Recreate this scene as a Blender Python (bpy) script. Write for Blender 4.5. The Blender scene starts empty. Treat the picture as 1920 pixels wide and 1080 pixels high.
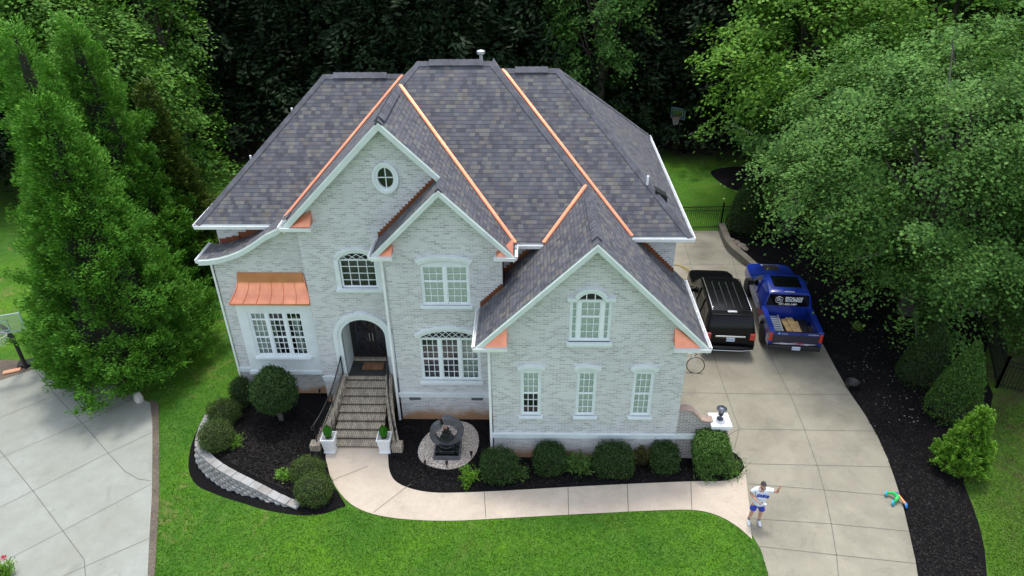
import bpy, bmesh, math, random
import numpy as np
from mathutils import Vector, Matrix, noise as mnoise
from mathutils.geometry import tessellate_polygon
rad = math.radians
S = bpy.context.scene
# ------------------------------------------------------------------ camera
F, TH, YA, RO, H = 1322.6, 0.5463, 0.02628, -0.01046, 17.0
cy_, sy_ = math.cos(YA), math.sin(YA)
_r = Vector((cy_, sy_, 0)); _f = Vector((-sy_, cy_, 0)); _z = Vector((0, 0, 1))
W_ = _f*math.cos(TH) - _z*math.sin(TH); _u = _z*math.cos(TH) + _f*math.sin(TH)
R_ = _r*math.cos(RO) + _u*math.sin(RO); U_ = -_r*math.sin(RO) + _u*math.cos(RO)
CAM = Vector((0, 0, H))
cd = bpy.data.cameras.new('camera'); cam = bpy.data.objects.new('camera', cd)
S.collection.objects.link(cam); S.camera = cam
cd.sensor_width = 36; cd.lens = F/1920*36; cd.clip_end = 600
cam.matrix_world = Matrix.Translation(CAM) @ Matrix((R_, U_, -W_)).transposed().to_4x4()
# ------------------------------------------------------------------ light
SUN_EL, SUN_AZ = 74, 3          # azimuth from +Y towards +X (sun stands behind the house)
w = bpy.data.worlds.new('World'); S.world = w; w.use_nodes = True
wn = w.node_tree; bg = wn.nodes['Background']
sky = wn.nodes.new('ShaderNodeTexSky'); sky.sky_type = 'NISHITA'; sky.sun_disc = False
sky.sun_elevation = rad(SUN_EL); sky.sun_rotation = rad(SUN_AZ)
sky.air_density = 1.0; sky.dust_density = 2.0; sky.ozone_density = 1.0
hs = wn.nodes.new('ShaderNodeHueSaturation'); hs.inputs['Saturation'].default_value = .50
wn.links.new(sky.outputs[0], hs.inputs['Color']); wn.links.new(hs.outputs[0], bg.inputs[0]); bg.inputs[1].default_value = 0.15
sd = bpy.data.lights.new('sun', 'SUN'); sd.energy = 1.0; sd.angle = rad(9); sd.color = (1, .95, .88)
so = bpy.data.objects.new('sun', sd); S.collection.objects.link(so)
sv = Vector((math.sin(rad(SUN_AZ))*math.cos(rad(SUN_EL)), math.cos(rad(SUN_AZ))*math.cos(rad(SUN_EL)), math.sin(rad(SUN_EL))))
so.rotation_euler = sv.to_track_quat('Z', 'Y').to_euler()
S.view_settings.view_transform = 'Standard'; S.view_settings.look = 'None'
S.view_settings.exposure = 1.26; S.view_settings.gamma = 1
random.seed(4); RNG = np.random.default_rng(4)

# ------------------------------------------------------------------ pixel/terrain helpers (1920x1080 photo pixels -> world)
def hz(x, y=0):
    t = (-7.0 - x)/3.4
    t = min(max(t, 0), 1); return -0.55*t*t*(3-2*t)
def ray(px, py): return (px-960)/F*R_ - (py-540)/F*U_ + W_
def atZ(px, py, z=0.0):
    d = ray(px, py); return CAM + d*((z-H)/d.z)
def G(px, py):
    z = 0
    for _ in range(6): p = atZ(px, py, z); z = hz(p.x, p.y)
    return p
def atY(px, py, Y):
    d = ray(px, py); return CAM + d*(Y/d.y)

# ------------------------------------------------------------------ object helpers
COL = S.collection
def link(o, parent=None):
    COL.objects.link(o)
    if parent is not None: o.parent = parent
    return o
def tag(o, label=None, cat=None, group=None, kind=None):
    if label: o['label'] = label
    if cat: o['category'] = cat
    if group: o['group'] = group
    if kind: o['kind'] = kind
    return o
def thing(name, label, cat, loc=(0, 0, 0), rz=0, group=None):
    o = bpy.data.objects.new(name, None); o.empty_display_size = .2
    o.location = loc; o.rotation_euler = (0, 0, rz); link(o)
    return tag(o, label, cat, group)
def copy_tree(o, parent=None):
    c = o.copy(); link(c, parent)
    for ch in list(o.children): copy_tree(ch, c)
    return c
class MB:
    def __init__(s, M=None): s.v = []; s.f = []; s.m = []; s.uv = {}; s.M = M
    def add(s, vs, fs, mi=0):
        b = len(s.v)
        for p in vs:
            p = Vector(p); s.v.append(s.M @ p if s.M else p)
        for f in fs: s.f.append(tuple(b+i for i in f)); s.m.append(mi)
        return s
    def box(s, a, b, mi=0, M=None):
        x0, y0, z0 = a; x1, y1, z1 = b
        vs = [Vector(p) for p in ((x0,y0,z0),(x1,y0,z0),(x1,y1,z0),(x0,y1,z0),(x0,y0,z1),(x1,y0,z1),(x1,y1,z1),(x0,y1,z1))]
        if M: vs = [M @ p for p in vs]
        return s.add(vs, [(0,3,2,1),(4,5,6,7),(0,1,5,4),(1,2,6,5),(2,3,7,6),(3,0,4,7)], mi)
    def cbox(s, c, d, mi=0, M=None):
        return s.box([c[i]-d[i]/2 for i in range(3)], [c[i]+d[i]/2 for i in range(3)], mi, M)
    def prism(s, pts, ext, mi=0):        # planar polygon pts extruded by vector ext (convex or not: tessellated)
        n = len(pts); P = [Vector(p) for p in pts]; e = Vector(ext)
        tri = tessellate_polygon([P])
        b = P + [p+e for p in P]
        s.add(b, [tuple(t) for t in tri] + [tuple(n+i for i in reversed(t)) for t in tri] + [(i, (i+1) % n, n+(i+1) % n, n+i) for i in range(n)], mi)
        return s
    def beam(s, p, q, wd, ht, mi=0, up=(0, 0, 1)):
        p = Vector(p); q = Vector(q); d = (q-p); L = d.length; d.normalize()
        sx = d.cross(Vector(up));
        if sx.length < 1e-4: sx = d.cross(Vector((1, 0, 0)))
        sx.normalize(); uz = sx.cross(d)
        vs = [p+sx*a*wd/2+uz*b*ht/2 for a, b in ((-1,-1),(1,-1),(1,1),(-1,1))] + [q+sx*a*wd/2+uz*b*ht/2 for a, b in ((-1,-1),(1,-1),(1,1),(-1,1))]
        return s.add(vs, [(0,1,2,3),(7,6,5,4),(0,4,5,1),(1,5,6,2),(2,6,7,3),(3,7,4,0)], mi)
    def tube(s, pts, r, n=8, mi=0, cap=True):
        pts = [Vector(p) for p in pts]; k = len(pts)
        rs = r if isinstance(r, (list, tuple)) else [r]*k
        vs = []; fs = []; prev = None
        for i, p in enumerate(pts):
            d = (pts[min(i+1, k-1)] - pts[max(i-1, 0)]).normalized()
            if prev is None: a = d.orthogonal().normalized()
            else:
                a = prev - d*prev.dot(d)
                a = a.normalized() if a.length > 1e-5 else d.orthogonal().normalized()
            prev = a; b = d.cross(a)
            for j in range(n):
                t = 2*math.pi*j/n; vs.append(p + (a*math.cos(t)+b*math.sin(t))*rs[i])
        for i in range(k-1):
            for j in range(n): fs.append((i*n+j, i*n+(j+1) % n, (i+1)*n+(j+1) % n, (i+1)*n+j))
        if cap: fs += [tuple(reversed(range(n))), tuple((k-1)*n+j for j in range(n))]
        return s.add(vs, fs, mi)
    def lathe(s, prof, c=(0, 0, 0), n=16, mi=0, M=None):
        c = Vector(c); vs = []; fs = []
        for r, z in prof:
            for j in range(n):
                t = 2*math.pi*j/n; p = Vector((r*math.cos(t), r*math.sin(t), z))
                vs.append((M @ p if M else p) + c)
        k = len(prof)
        for i in range(k-1):
            for j in range(n): fs.append((i*n+j, i*n+(j+1) % n, (i+1)*n+(j+1) % n, (i+1)*n+j))
        fs += [tuple(reversed(range(n))), tuple((k-1)*n+j for j in range(n))]
        return s.add(vs, fs, mi)
    def build(s, name, mats, parent=None, smooth=False, bevel=0, uvs=None):
        me = bpy.data.meshes.new(name)
        me.from_pydata([tuple(v) for v in s.v], [], s.f)
        if not isinstance(mats, (list, tuple)): mats = [mats]
        for m in mats: me.materials.append(m)
        me.polygons.foreach_set('material_index', s.m)
        if uvs is not None:
            ul = me.uv_layers.new(name='UVMap')
            for li, l in enumerate(me.loops): ul.data[li].uv = uvs[l.vertex_index]
        if smooth: me.polygons.foreach_set('use_smooth', [True]*len(me.polygons))
        me.update()
        o = bpy.data.objects.new(name, me); link(o, parent)
        if bevel:
            b = o.modifiers.new('bevel', 'BEVEL'); b.width = bevel; b.segments = 2; b.limit_method = 'ANGLE'; b.angle_limit = rad(40)
        return o

# ------------------------------------------------------------------ materials
def newmat(name):
    m = bpy.data.materials.new(name); m.use_nodes = True; nt = m.node_tree
    return m, nt, nt.nodes['Principled BSDF']
def N(nt, t, **k):
    n = nt.nodes.new(t)
    for a, b in k.items(): setattr(n, a, b)
    return n
def math_(nt, op, a, b=None, c=None):
    n = N(nt, 'ShaderNodeMath', operation=op)
    for i, x in enumerate((a, b, c)):
        if x is None: continue
        if isinstance(x, (int, float)): n.inputs[i].default_value = x
        else: nt.links.new(x, n.inputs[i])
    return n.outputs[0]
def mixc(nt, f, a, b, mode='MIX'):
    n = N(nt, 'ShaderNodeMixRGB', blend_type=mode)
    for i, x in enumerate((f, a, b)):
        if isinstance(x, (int, float)): n.inputs[i].default_value = x
        elif isinstance(x, tuple): n.inputs[i].default_value = (*x, 1) if len(x) == 3 else x
        else: nt.links.new(x, n.inputs[i])
    return n.outputs[0]
def noise_(nt, scale, detail=3, vec=None, rough=.5, dist=0):
    n = N(nt, 'ShaderNodeTexNoise'); n.inputs['Scale'].default_value = scale; n.inputs['Detail'].default_value = detail
    n.inputs['Roughness'].default_value = rough; n.inputs['Distortion'].default_value = dist
    if vec is not None: nt.links.new(vec, n.inputs['Vector'])
    return n.outputs[0]
def ramp(nt, f, stops, const=False):
    n = N(nt, 'ShaderNodeValToRGB'); e = n.color_ramp.elements
    if const: n.color_ramp.interpolation = 'CONSTANT'
    for i, (p, c) in enumerate(stops):
        el = e[i] if i < 2 else e.new(p)
        el.position = p; el.color = (*c, 1) if isinstance(c, tuple) else (c, c, c, 1)
    nt.links.new(f, n.inputs[0]); return n.outputs[0]
def bump(nt, b, h, s=.3, d=.02):
    n = N(nt, 'ShaderNodeBump'); n.inputs['Strength'].default_value = s; n.inputs['Distance'].default_value = d
    nt.links.new(h, n.inputs['Height']); nt.links.new(n.outputs[0], b.inputs['Normal'])
def pos(nt): return N(nt, 'ShaderNodeNewGeometry').outputs['Position']
def flat(name, col, rough=.6, metal=0, var=.12, vs=3.0, spec=None, coat=0, bmp=0):
    m, nt, b = newmat(name)
    tc = N(nt, 'ShaderNodeTexCoord').outputs['Object']
    n = noise_(nt, vs, 4, tc)
    c = ramp(nt, n, [(.3, tuple(x*(1-var) for x in col)), (.7, tuple(min(x*(1+var), 1) for x in col))])
    nt.links.new(c, b.inputs['Base Color'])
    b.inputs['Roughness'].default_value = rough; b.inputs['Metallic'].default_value = metal
    if coat: b.inputs['Coat Weight'].default_value = coat; b.inputs['Coat Roughness'].default_value = .05
    if spec is not None: b.inputs['Specular IOR Level'].default_value = spec
    if bmp: bump(nt, b, noise_(nt, vs*12, 3, tc), .4, bmp)
    return m
M = {}
M['trim'] = flat('painted_trim', (.70, .76, .77), .5, var=.05)
M['trim2'] = flat('painted_fascia', (.60, .67, .64), .5, var=.06)
M['white'] = flat('white_gutter_metal', (.80, .82, .83), .4, var=.06)
M['sashwhite'] = flat('sash_white', (.78, .84, .86), .45, var=.04)
M['dark'] = flat('dark_interior', (.012, .012, .014), .8)
M['black'] = flat('black_metal', (.02, .02, .022), .45, metal=.3)
M['ductdark'] = flat('vent_grey', (.10, .11, .12), .6)
M['tin'] = flat('galvanised_metal', (.55, .58, .6), .35, metal=.6)
M['soil'] = flat('soil', (.05, .035, .025), .95)
M['bark'] = flat('bark', (.075, .06, .048), .9, var=.4, vs=4, bmp=.03)
M['barkgrey'] = flat('pale_bark', (.16, .15, .13), .9, var=.3, vs=5, bmp=.02)
def copper(name, col, rough):
    m, nt, b = newmat(name); p = pos(nt)
    n = noise_(nt, 2.5, 4, p, .6)
    c = ramp(nt, n, [(.3, tuple(x*.80 for x in col)), (.7, col)]); c = mixc(nt, ramp(nt, noise_(nt, 1.1, 4, p, .7), [(.45, 0.0), (.75, .55)]), c, tuple(x*y for x, y in zip(col, (.62, .50, .45)))); nt.links.new(c, b.inputs['Base Color'])
    b.inputs['Metallic'].default_value = .82; b.inputs['Roughness'].default_value = rough
    bump(nt, b, noise_(nt, 5, 2, p), .15, .03); return m
M['copper'] = copper('new_copper', (1.0, .40, .23), .38)
M['copperdark'] = copper('tarnished_copper', (.33, .12, .065), .5)
def brick(name, c1, c2, mort, stain=True, step=False):
    m, nt, b = newmat(name); p = pos(nt)
    sp = N(nt, 'ShaderNodeSeparateXYZ'); nt.links.new(p, sp.inputs[0])
    cb = N(nt, 'ShaderNodeCombineXYZ'); nt.links.new(math_(nt, 'ADD', sp.outputs[0], sp.outputs[1]), cb.inputs[0]); nt.links.new(sp.outputs[2], cb.inputs[1])
    if step: nt.links.new(math_(nt, 'ADD', sp.outputs[2], sp.outputs[1]), cb.inputs[0]); nt.links.new(sp.outputs[0], cb.inputs[1])
    bt = N(nt, 'ShaderNodeTexBrick'); nt.links.new(cb.outputs[0], bt.inputs['Vector'])
    bt.inputs['Scale'].default_value = 1; bt.inputs['Brick Width'].default_value = .21; bt.inputs['Row Height'].default_value = .07
    bt.inputs['Mortar Size'].default_value = .011; bt.inputs['Mortar Smooth'].default_value = .3; bt.inputs['Bias'].default_value = 0
    bt.inputs['Color1'].default_value = (0, 0, 0, 1); bt.inputs['Color2'].default_value = (1, 1, 1, 1); bt.inputs['Mortar'].default_value = (.5, .5, .5, 1)
    big = noise_(nt, .55, 4, p, .6)
    r = ramp(nt, bt.outputs['Color'], [(0, c1), (.45, c2), (.8, tuple(min(1, x*1.12) for x in c2)), (1, tuple(x*.76 for x in c1))])
    fine = noise_(nt, 14, 3, p)
    r = mixc(nt, math_(nt, 'MULTIPLY', fine, .45), r, tuple(min(1, x*1.25) for x in c2))
    c = mixc(nt, bt.outputs['Fac'], r, mort)
    c = mixc(nt, .35, c, ramp(nt, big, [(.3, (.72, .72, .74)), (.7, (1, 1, 1))]), 'MULTIPLY')
    if stain:   # red clay splashed up from the ground
        zz = math_(nt, 'ADD', sp.outputs[2], math_(nt, 'MULTIPLY', math_(nt, 'SUBTRACT', noise_(nt, 1.0, 3, p), .35), -1.1))
        fz = ramp(nt, zz, [(0.0, 1.0), (.28, .0)])
        lo = ramp(nt, sp.outputs[2], [(.0, 1.0), (.95, 0.0)])
        c = mixc(nt, math_(nt, 'MULTIPLY', lo, .45), c, (.40, .33, .25))
        c = mixc(nt, math_(nt, 'MULTIPLY', fz, .85), c, (.38, .19, .07))
    nt.links.new(c, b.inputs['Base Color']); b.inputs['Roughness'].default_value = .85
    bump(nt, b, math_(nt, 'SUBTRACT', 1, bt.outputs['Fac']), .5, .008)
    return m
M['brick'] = brick('whitewashed_brick', (.36, .355, .355), (.56, .565, .565), (.70, .71, .71))
M['brickdark'] = brick('bare_brick', (.17, .15, .15), (.30, .27, .26), (.58, .57, .55), False)
def shingle():
    m, nt, b = newmat('asphalt_shingle')
    uv = N(nt, 'ShaderNodeUVMap').outputs[0]; sp = N(nt, 'ShaderNodeSeparateXYZ'); nt.links.new(uv, sp.inputs[0])
    v = math_(nt, 'DIVIDE', sp.outputs[1], .142); row = math_(nt, 'FLOOR', v)
    wr = N(nt, 'ShaderNodeTexWhiteNoise', noise_dimensions='1D'); nt.links.new(row, wr.inputs['W'])
    u = math_(nt, 'ADD', math_(nt, 'DIVIDE', sp.outputs[0], .155), math_(nt, 'MULTIPLY', wr.outputs[0], 9))
    u2 = math_(nt, 'ADD', u, math_(nt, 'MULTIPLY', noise_(nt, 6, 1, uv), .5))
    col = math_(nt, 'FLOOR', u2)
    cb = N(nt, 'ShaderNodeCombineXYZ'); nt.links.new(col, cb.inputs[0]); nt.links.new(row, cb.inputs[1])
    wn_ = N(nt, 'ShaderNodeTexWhiteNoise', noise_dimensions='2D'); nt.links.new(cb.outputs[0], wn_.inputs['Vector'])
    c = ramp(nt, wn_.outputs[0], [(0, (.054, .057, .070)), (.25, (.074, .079, .096)), (.45, (.090, .096, .117)), (.62, (.098, .090, .098)), (.78, (.110, .117, .126)), (.92, (.150, .146, .134)), (1, (.110, .097, .088))])
    big = noise_(nt, .5, 3, uv, .6)
    c = mixc(nt, .5, c, ramp(nt, big, [(.3, (.8, .8, .84)), (.7, (1.12, 1.1, 1.08))]), 'MULTIPLY')
    g = noise_(nt, 90, 2, uv); c = mixc(nt, .35, c, ramp(nt, g, [(.3, (.75,)*3), (.7, (1.25,)*3)]), 'MULTIPLY')
    fr = math_(nt, 'FRACT', v)
    edge = ramp(nt, fr, [(0, 1.0), (.22, 0.0)])
    c = mixc(nt, math_(nt, 'MULTIPLY', edge, .85), c, (.018, .018, .022))  # shadow line of each shingle row painted as a dark band
    nt.links.new(c, b.inputs['Base Color']); b.inputs['Roughness'].default_value = .85
    hgt = math_(nt, 'ADD', math_(nt, 'MULTIPLY', fr, -1), math_(nt, 'MULTIPLY', wn_.outputs[0], .35))
    bump(nt, b, hgt, .6, .012); return m
M['shingle'] = shingle()
M['ridge'] = flat('ridge_shingle', (.095, .098, .115), .8, var=.35, vs=3)
def concrete(name, col, stain, s1=.35):
    m, nt, b = newmat(name); p = pos(nt)
    n1 = noise_(nt, s1, 5, p, .6, .4); n2 = noise_(nt, 2.2, 5, p, .65); n3 = noise_(nt, 28, 3, p)
    c = mixc(nt, ramp(nt, n1, [(.38, 0.0), (.68, 1.0)]), col, stain)
    c = mixc(nt, .5, c, ramp(nt, n2, [(.3, (.82, .82, .80)), (.7, (1.1, 1.1, 1.1))]), 'MULTIPLY')
    c = mixc(nt, .4, c, ramp(nt, n3, [(.35, (.85,)*3), (.65, (1.12,)*3)]), 'MULTIPLY')
    c = mixc(nt, ramp(nt, noise_(nt, .9, 6, p, .75, 1.2), [(.55, 0.0), (.78, .55)]), c, tuple(x*.62 for x in stain))
    nt.links.new(c, b.inputs['Base Color']); b.inputs['Roughness'].default_value = .9
    bump(nt, b, n3, .2, .004); return m
M['drive'] = concrete('driveway_concrete', (.300, .280, .218), (.215, .20, .155), .5)
M['walk'] = concrete('walkway_concrete', (.52, .445, .36), (.46, .39, .315), .6)
M['drive2'] = concrete('neighbour_concrete', (.300, .318, .285), (.255, .265, .225))
M['joint'] = flat('joint_dark', (.13, .125, .11), .95)
M['stone'] = concrete('curb_stone', (.19, .17, .135), (.12, .11, .085), 1.5)
M['block'] = concrete('wall_block', (.36, .36, .36), (.26, .25, .23), 1.5)
M['fieldstone'] = concrete('field_stone', (.33, .28, .22), (.2, .17, .14), 2)
def grass():
    m, nt, b = newmat('lawn_grass'); p = pos(nt)
    sp = N(nt, 'ShaderNodeSeparateXYZ'); nt.links.new(p, sp.inputs[0])
    n1 = noise_(nt, .28, 4, p, .6, .6); n2 = noise_(nt, 1.6, 5, p, .7); n3 = noise_(nt, 22, 4, p, .8); n4 = noise_(nt, .7, 5, p, .7, 1.5)
    mp = N(nt, 'ShaderNodeMapping'); mp.inputs['Scale'].default_value = (30, 9, 9); nt.links.new(p, mp.inputs[0])
    n5 = noise_(nt, 1, 4, mp.outputs[0], .8)
    c = mixc(nt, ramp(nt, n1, [(.35, 0.0), (.65, 1.0)]), (.044, .150, .014), (.100, .240, .012))
    c = mixc(nt, ramp(nt, n2, [(.42, 0.0), (.72, .8)]), c, (.095, .20, .030))
    dry = ramp(nt, n4, [(.56, 0.0), (.70, .8)])
    leftmask = ramp(nt, math_(nt, 'MULTIPLY', math_(nt, 'ADD', sp.outputs[0], 5), -.2), [(0, .25), (1, 1.0)])
    c = mixc(nt, math_(nt, 'MULTIPLY', dry, leftmask), c, (.24, .205, .085))
    rightshade = ramp(nt, math_(nt, 'MULTIPLY', math_(nt, 'SUBTRACT', sp.outputs[0], 12), .25), [(0, 0.0), (1, 1.0)])
    c = mixc(nt, math_(nt, 'MULTIPLY', rightshade, ramp(nt, n4, [(.35, .25), (.62, .95)])), c, (.085, .075, .035))  # right lawn: tree shade painted in together with brown grass
    c = mixc(nt, .9, c, ramp(nt, n3, [(.3, (.40, .48, .38)), (.7, (1.5, 1.45, 1.5))]), 'MULTIPLY')
    c = mixc(nt, .8, c, ramp(nt, noise_(nt, 5, 5, p, .8), [(.3, (.62, .66, .6)), (.7, (1.32, 1.28, 1.3))]), 'MULTIPLY')
    c = mixc(nt, .6, c, ramp(nt, n5, [(.3, (.6, .62, .6)), (.7, (1.3, 1.28, 1.2))]), 'MULTIPLY')
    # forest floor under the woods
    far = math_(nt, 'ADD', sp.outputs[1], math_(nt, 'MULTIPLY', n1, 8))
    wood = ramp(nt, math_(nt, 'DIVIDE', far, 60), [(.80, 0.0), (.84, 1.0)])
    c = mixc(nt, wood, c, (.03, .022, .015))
    nt.links.new(c, b.inputs['Base Color']); b.inputs['Roughness'].default_value = .9
    b.inputs['Specular IOR Level'].default_value = .2
    bump(nt, b, n3, .9, .05); return m
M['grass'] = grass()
def mulch(name, c0, c1):
    m, nt, b = newmat(name); p = pos(nt)
    n = noise_(nt, 26, 4, p, .8); n2 = noise_(nt, 1.3, 4, p)
    c = ramp(nt, n, [(.35, c0), (.60, c1), (.72, tuple(x*2.6 for x in c1))])
    c = mixc(nt, .6, c, ramp(nt, n2, [(.3, (.7,)*3), (.7, (1.4,)*3)]), 'MULTIPLY')
    nt.links.new(c, b.inputs['Base Color']); b.inputs['Roughness'].default_value = .95; b.inputs['Specular IOR Level'].default_value = .15
    bump(nt, b, n, 1, .06); return m
M['mulch'] = mulch('black_mulch', (.002, .002, .0022), (.011, .0105, .012))
M['border'] = mulch('brown_border', (.10, .085, .07), (.22, .18, .14))
M['leaflitter'] = flat('leaf_litter', (.24, .22, .19), .8, var=.5, vs=3)
def gravel():
    m, nt, b = newmat('pale_gravel'); p = pos(nt)
    v = N(nt, 'ShaderNodeTexVoronoi'); v.inputs['Scale'].default_value = 26; nt.links.new(p, v.inputs['Vector'])
    sp = N(nt, 'ShaderNodeSeparateXYZ'); nt.links.new(v.outputs['Color'], sp.inputs[0])
    c = ramp(nt, sp.outputs[0], [(0, (.46, .38, .32)), (.4, (.74, .64, .56)), (.8, (.85, .78, .70)), (1, (.55, .40, .27))])
    c = mixc(nt, ramp(nt, v.outputs['Distance'], [(.3, 0.0), (.75, .8)]), c, (.14, .12, .10))
    nt.links.new(c, b.inputs['Base Color']); b.inputs['Roughness'].default_value = .8
    bump(nt, b, math_(nt, 'SUBTRACT', 1, v.outputs['Distance']), .8, .03); return m
M['gravel'] = gravel()
def leafmat(name, a, b_, tr=.16, hue=None):
    m = bpy.data.materials.new(name); m.use_nodes = True; nt = m.node_tree; nt.nodes.clear()
    out = N(nt, 'ShaderNodeOutputMaterial'); g = N(nt, 'ShaderNodeNewGeometry')
    oi = N(nt, 'ShaderNodeTexCoord').outputs['Object']
    big = noise_(nt, .9, 3, oi)
    f = math_(nt, 'ADD', math_(nt, 'MULTIPLY', g.outputs['Random Per Island'], .6), math_(nt, 'MULTIPLY', big, .5))
    c = ramp(nt, f, [(.15, a), (.55, tuple((x+y)/2 for x, y in zip(a, b_))), (.95, b_)])
    d = N(nt, 'ShaderNodeBsdfDiffuse'); t = N(nt, 'ShaderNodeBsdfTranslucent'); gl = N(nt, 'ShaderNodeBsdfGlossy'); gl.inputs['Roughness'].default_value = .5
    nt.links.new(c, d.inputs[0]); nt.links.new(mixc(nt, 1, c, (1.0, 1.1, .55), 'MULTIPLY'), t.inputs[0])
    m1 = N(nt, 'ShaderNodeMixShader'); m1.inputs[0].default_value = tr; nt.links.new(d.outputs[0], m1.inputs[1]); nt.links.new(t.outputs[0], m1.inputs[2])
    m2 = N(nt, 'ShaderNodeMixShader'); m2.inputs[0].default_value = .012; nt.links.new(m1.outputs[0], m2.inputs[1]); nt.links.new(gl.outputs[0], m2.inputs[2])
    nt.links.new(m2.outputs[0], out.inputs[0]); return m
M['shaded_twigs'] = flat('shaded_inner_twigs', (.016, .020, .008), .95, var=.4, vs=8)  # core of dead twigs, coloured dark to paint shade in the leaf gaps
M['lcyp'] = leafmat('cypress_leaf', (.040, .135, .016), (.15, .36, .040))
M['lolive'] = leafmat('olive_conifer_leaf', (.030, .060, .010), (.09, .14, .020))
M['lmaple'] = leafmat('maple_leaf', (.026, .085, .016), (.150, .30, .062))
M['lyellow'] = leafmat('bright_leaf', (.035, .11, .014), (.17, .34, .040))
M['lmid'] = leafmat('broad_leaf', (.035, .11, .018), (.15, .31, .045))
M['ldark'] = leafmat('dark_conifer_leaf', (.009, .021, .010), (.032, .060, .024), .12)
M['lbox'] = leafmat('boxwood_leaf', (.040, .075, .020), (.11, .165, .042), .15)
M['lholly'] = leafmat('holly_leaf', (.018, .045, .014), (.060, .110, .030), .12)
M['larb'] = leafmat('arborvitae_leaf', (.035, .090, .018), (.095, .195, .034), .15)
M['lbright'] = leafmat('lime_leaf', (.08, .21, .02), (.22, .42, .05))
M['llight'] = leafmat('light_shrub_leaf', (.05, .12, .02), (.14, .25, .06))
M['lbrown'] = leafmat('mixed_shrub_leaf', (.05, .065, .02), (.16, .14, .05))
M['lgreen'] = leafmat('topiary_leaf', (.03, .14, .01), (.06, .26, .02))
def glass(name='window_glass', tint=(.93, .96, .95)):
    m = bpy.data.materials.new(name); m.use_nodes = True; nt = m.node_tree; nt.nodes.clear()
    out = N(nt, 'ShaderNodeOutputMaterial'); fr = N(nt, 'ShaderNodeFresnel'); fr.inputs[0].default_value = 1.7
    tr = N(nt, 'ShaderNodeBsdfTransparent'); tr.inputs[0].default_value = (*tint, 1)
    gl = N(nt, 'ShaderNodeBsdfGlossy'); gl.inputs['Roughness'].default_value = .03
    mx = N(nt, 'ShaderNodeMixShader'); nt.links.new(fr.outputs[0], mx.inputs[0]); nt.links.new(tr.outputs[0], mx.inputs[1]); nt.links.new(gl.outputs[0], mx.inputs[2])
    nt.links.new(mx.outputs[0], out.inputs[0]); return m
M['glass'] = glass()
def blind():
    m, nt, b = newmat('window_blind'); p = pos(nt); sp = N(nt, 'ShaderNodeSeparateXYZ'); nt.links.new(p, sp.inputs[0])
    fr = math_(nt, 'FRACT', math_(nt, 'DIVIDE', sp.outputs[2], .055))
    c = ramp(nt, fr, [(0, (.60, .68, .64)), (.25, (.88, .95, .92)), (1, (.84, .92, .89))])
    nt.links.new(c, b.inputs['Base Color']); return m
M['blind'] = blind()
M['curtain'] = flat('curtain', (.55, .62, .60), .9, var=.25, vs=6)
M['interior'] = flat('room_interior', (.15, .13, .17), .9, var=.75, vs=2.2)

# ------------------------------------------------------------------ ground sheets
def drape(name, pts, off, mat, step=.5, joints=(), jmat=None, jw=.022, flatz=None, kind='structure', thick=0):
    """ground sheet from a plan outline, laid on the terrain"""
    bm = bmesh.new()
    P = [Vector((p[0], p[1], 0)) for p in pts]
    vs = [bm.verts.new(p) for p in P]
    for t in tessellate_polygon([P]):
        try: bm.faces.new([vs[i] for i in t])
        except ValueError: pass
    bmesh.ops.recalc_face_normals(bm, faces=bm.faces)
    xs = [p.x for p in P]
    if min(xs) < -7 and max(xs) > -10.4 and flatz is None:
        x = -10.4
        while x <= -7:
            bmesh.ops.bisect_plane(bm, geom=bm.verts[:]+bm.edges[:]+bm.faces[:], plane_co=(x, 0, 0), plane_no=(1, 0, 0)); x += .2
    for f in bm.faces:
        if f.normal.z < 0: f.normal_flip()
    for v in bm.verts: v.co.z = (hz(v.co.x) if flatz is None else flatz) + off
    me = bpy.data.meshes.new(name); 
    me.materials.append(mat)
    if jmat:
        me.materials.append(jmat)
        for jl in joints:
            for a, b in zip(jl[:-1], jl[1:]):
                a = Vector((a[0], a[1], 0)); b = Vector((b[0], b[1], 0)); d = (b-a).normalized(); s = Vector((-d.y, d.x, 0))*jw/2; e = d*jw*.4
                q = [a-s-e, b-s+e, b+s+e, a+s-e]
                for k in q: k.z = (hz(k.x) if flatz is None else flatz) + off + .004
                f = bm.faces.new([bm.verts.new(k) for k in q]); f.material_index = 1
                if f.normal.z < 0: f.normal_flip()
    bm.normal_update()
    bm.to_mesh(me); bm.free()
    o = bpy.data.objects.new(name, me); link(o); return tag(o, kind=kind)
def GP(*pp): return [G(x, y).xy for x, y in pp]
def smooth(pts, n=4, closed=False):
    """Catmull-Rom through 2D points"""
    P = [Vector(p) for p in pts]; out = []; k = len(P)
    rng = range(k if closed else k-1)
    for i in rng:
        p0 = P[(i-1) % k] if closed or i > 0 else P[i]; p1 = P[i]; p2 = P[(i+1) % k]; p3 = P[(i+2) % k] if closed or i+2 < k else P[i+1]
        for j in range(n):
            t = j/n
            out.append(.5*((2*p1)+(p2-p0)*t+(2*p0-5*p1+4*p2-p3)*t*t+(3*p1-p0-3*p2+p3)*t**3))
    if not closed: out.append(P[-1])
    return out
# base terrain
gm = MB(); xs = [-260, -60, -30, -20, -14, -11] + [-10.4+.2*i for i in range(18)] + [-6, 0, 10, 20, 40, 260]
ys = [-40, 0, 8, 14, 20, 26, 32, 40, 60, 100, 420]
gv = [(x, y, hz(x)) for y in ys for x in xs]; nx = len(xs)
gm.add(gv, [(j*nx+i, j*nx+i+1, (j+1)*nx+i+1, (j+1)*nx+i) for j in range(len(ys)-1) for i in range(nx-1)])
tag(gm.build('lawn', M['grass'], smooth=True), kind='structure')
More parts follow.
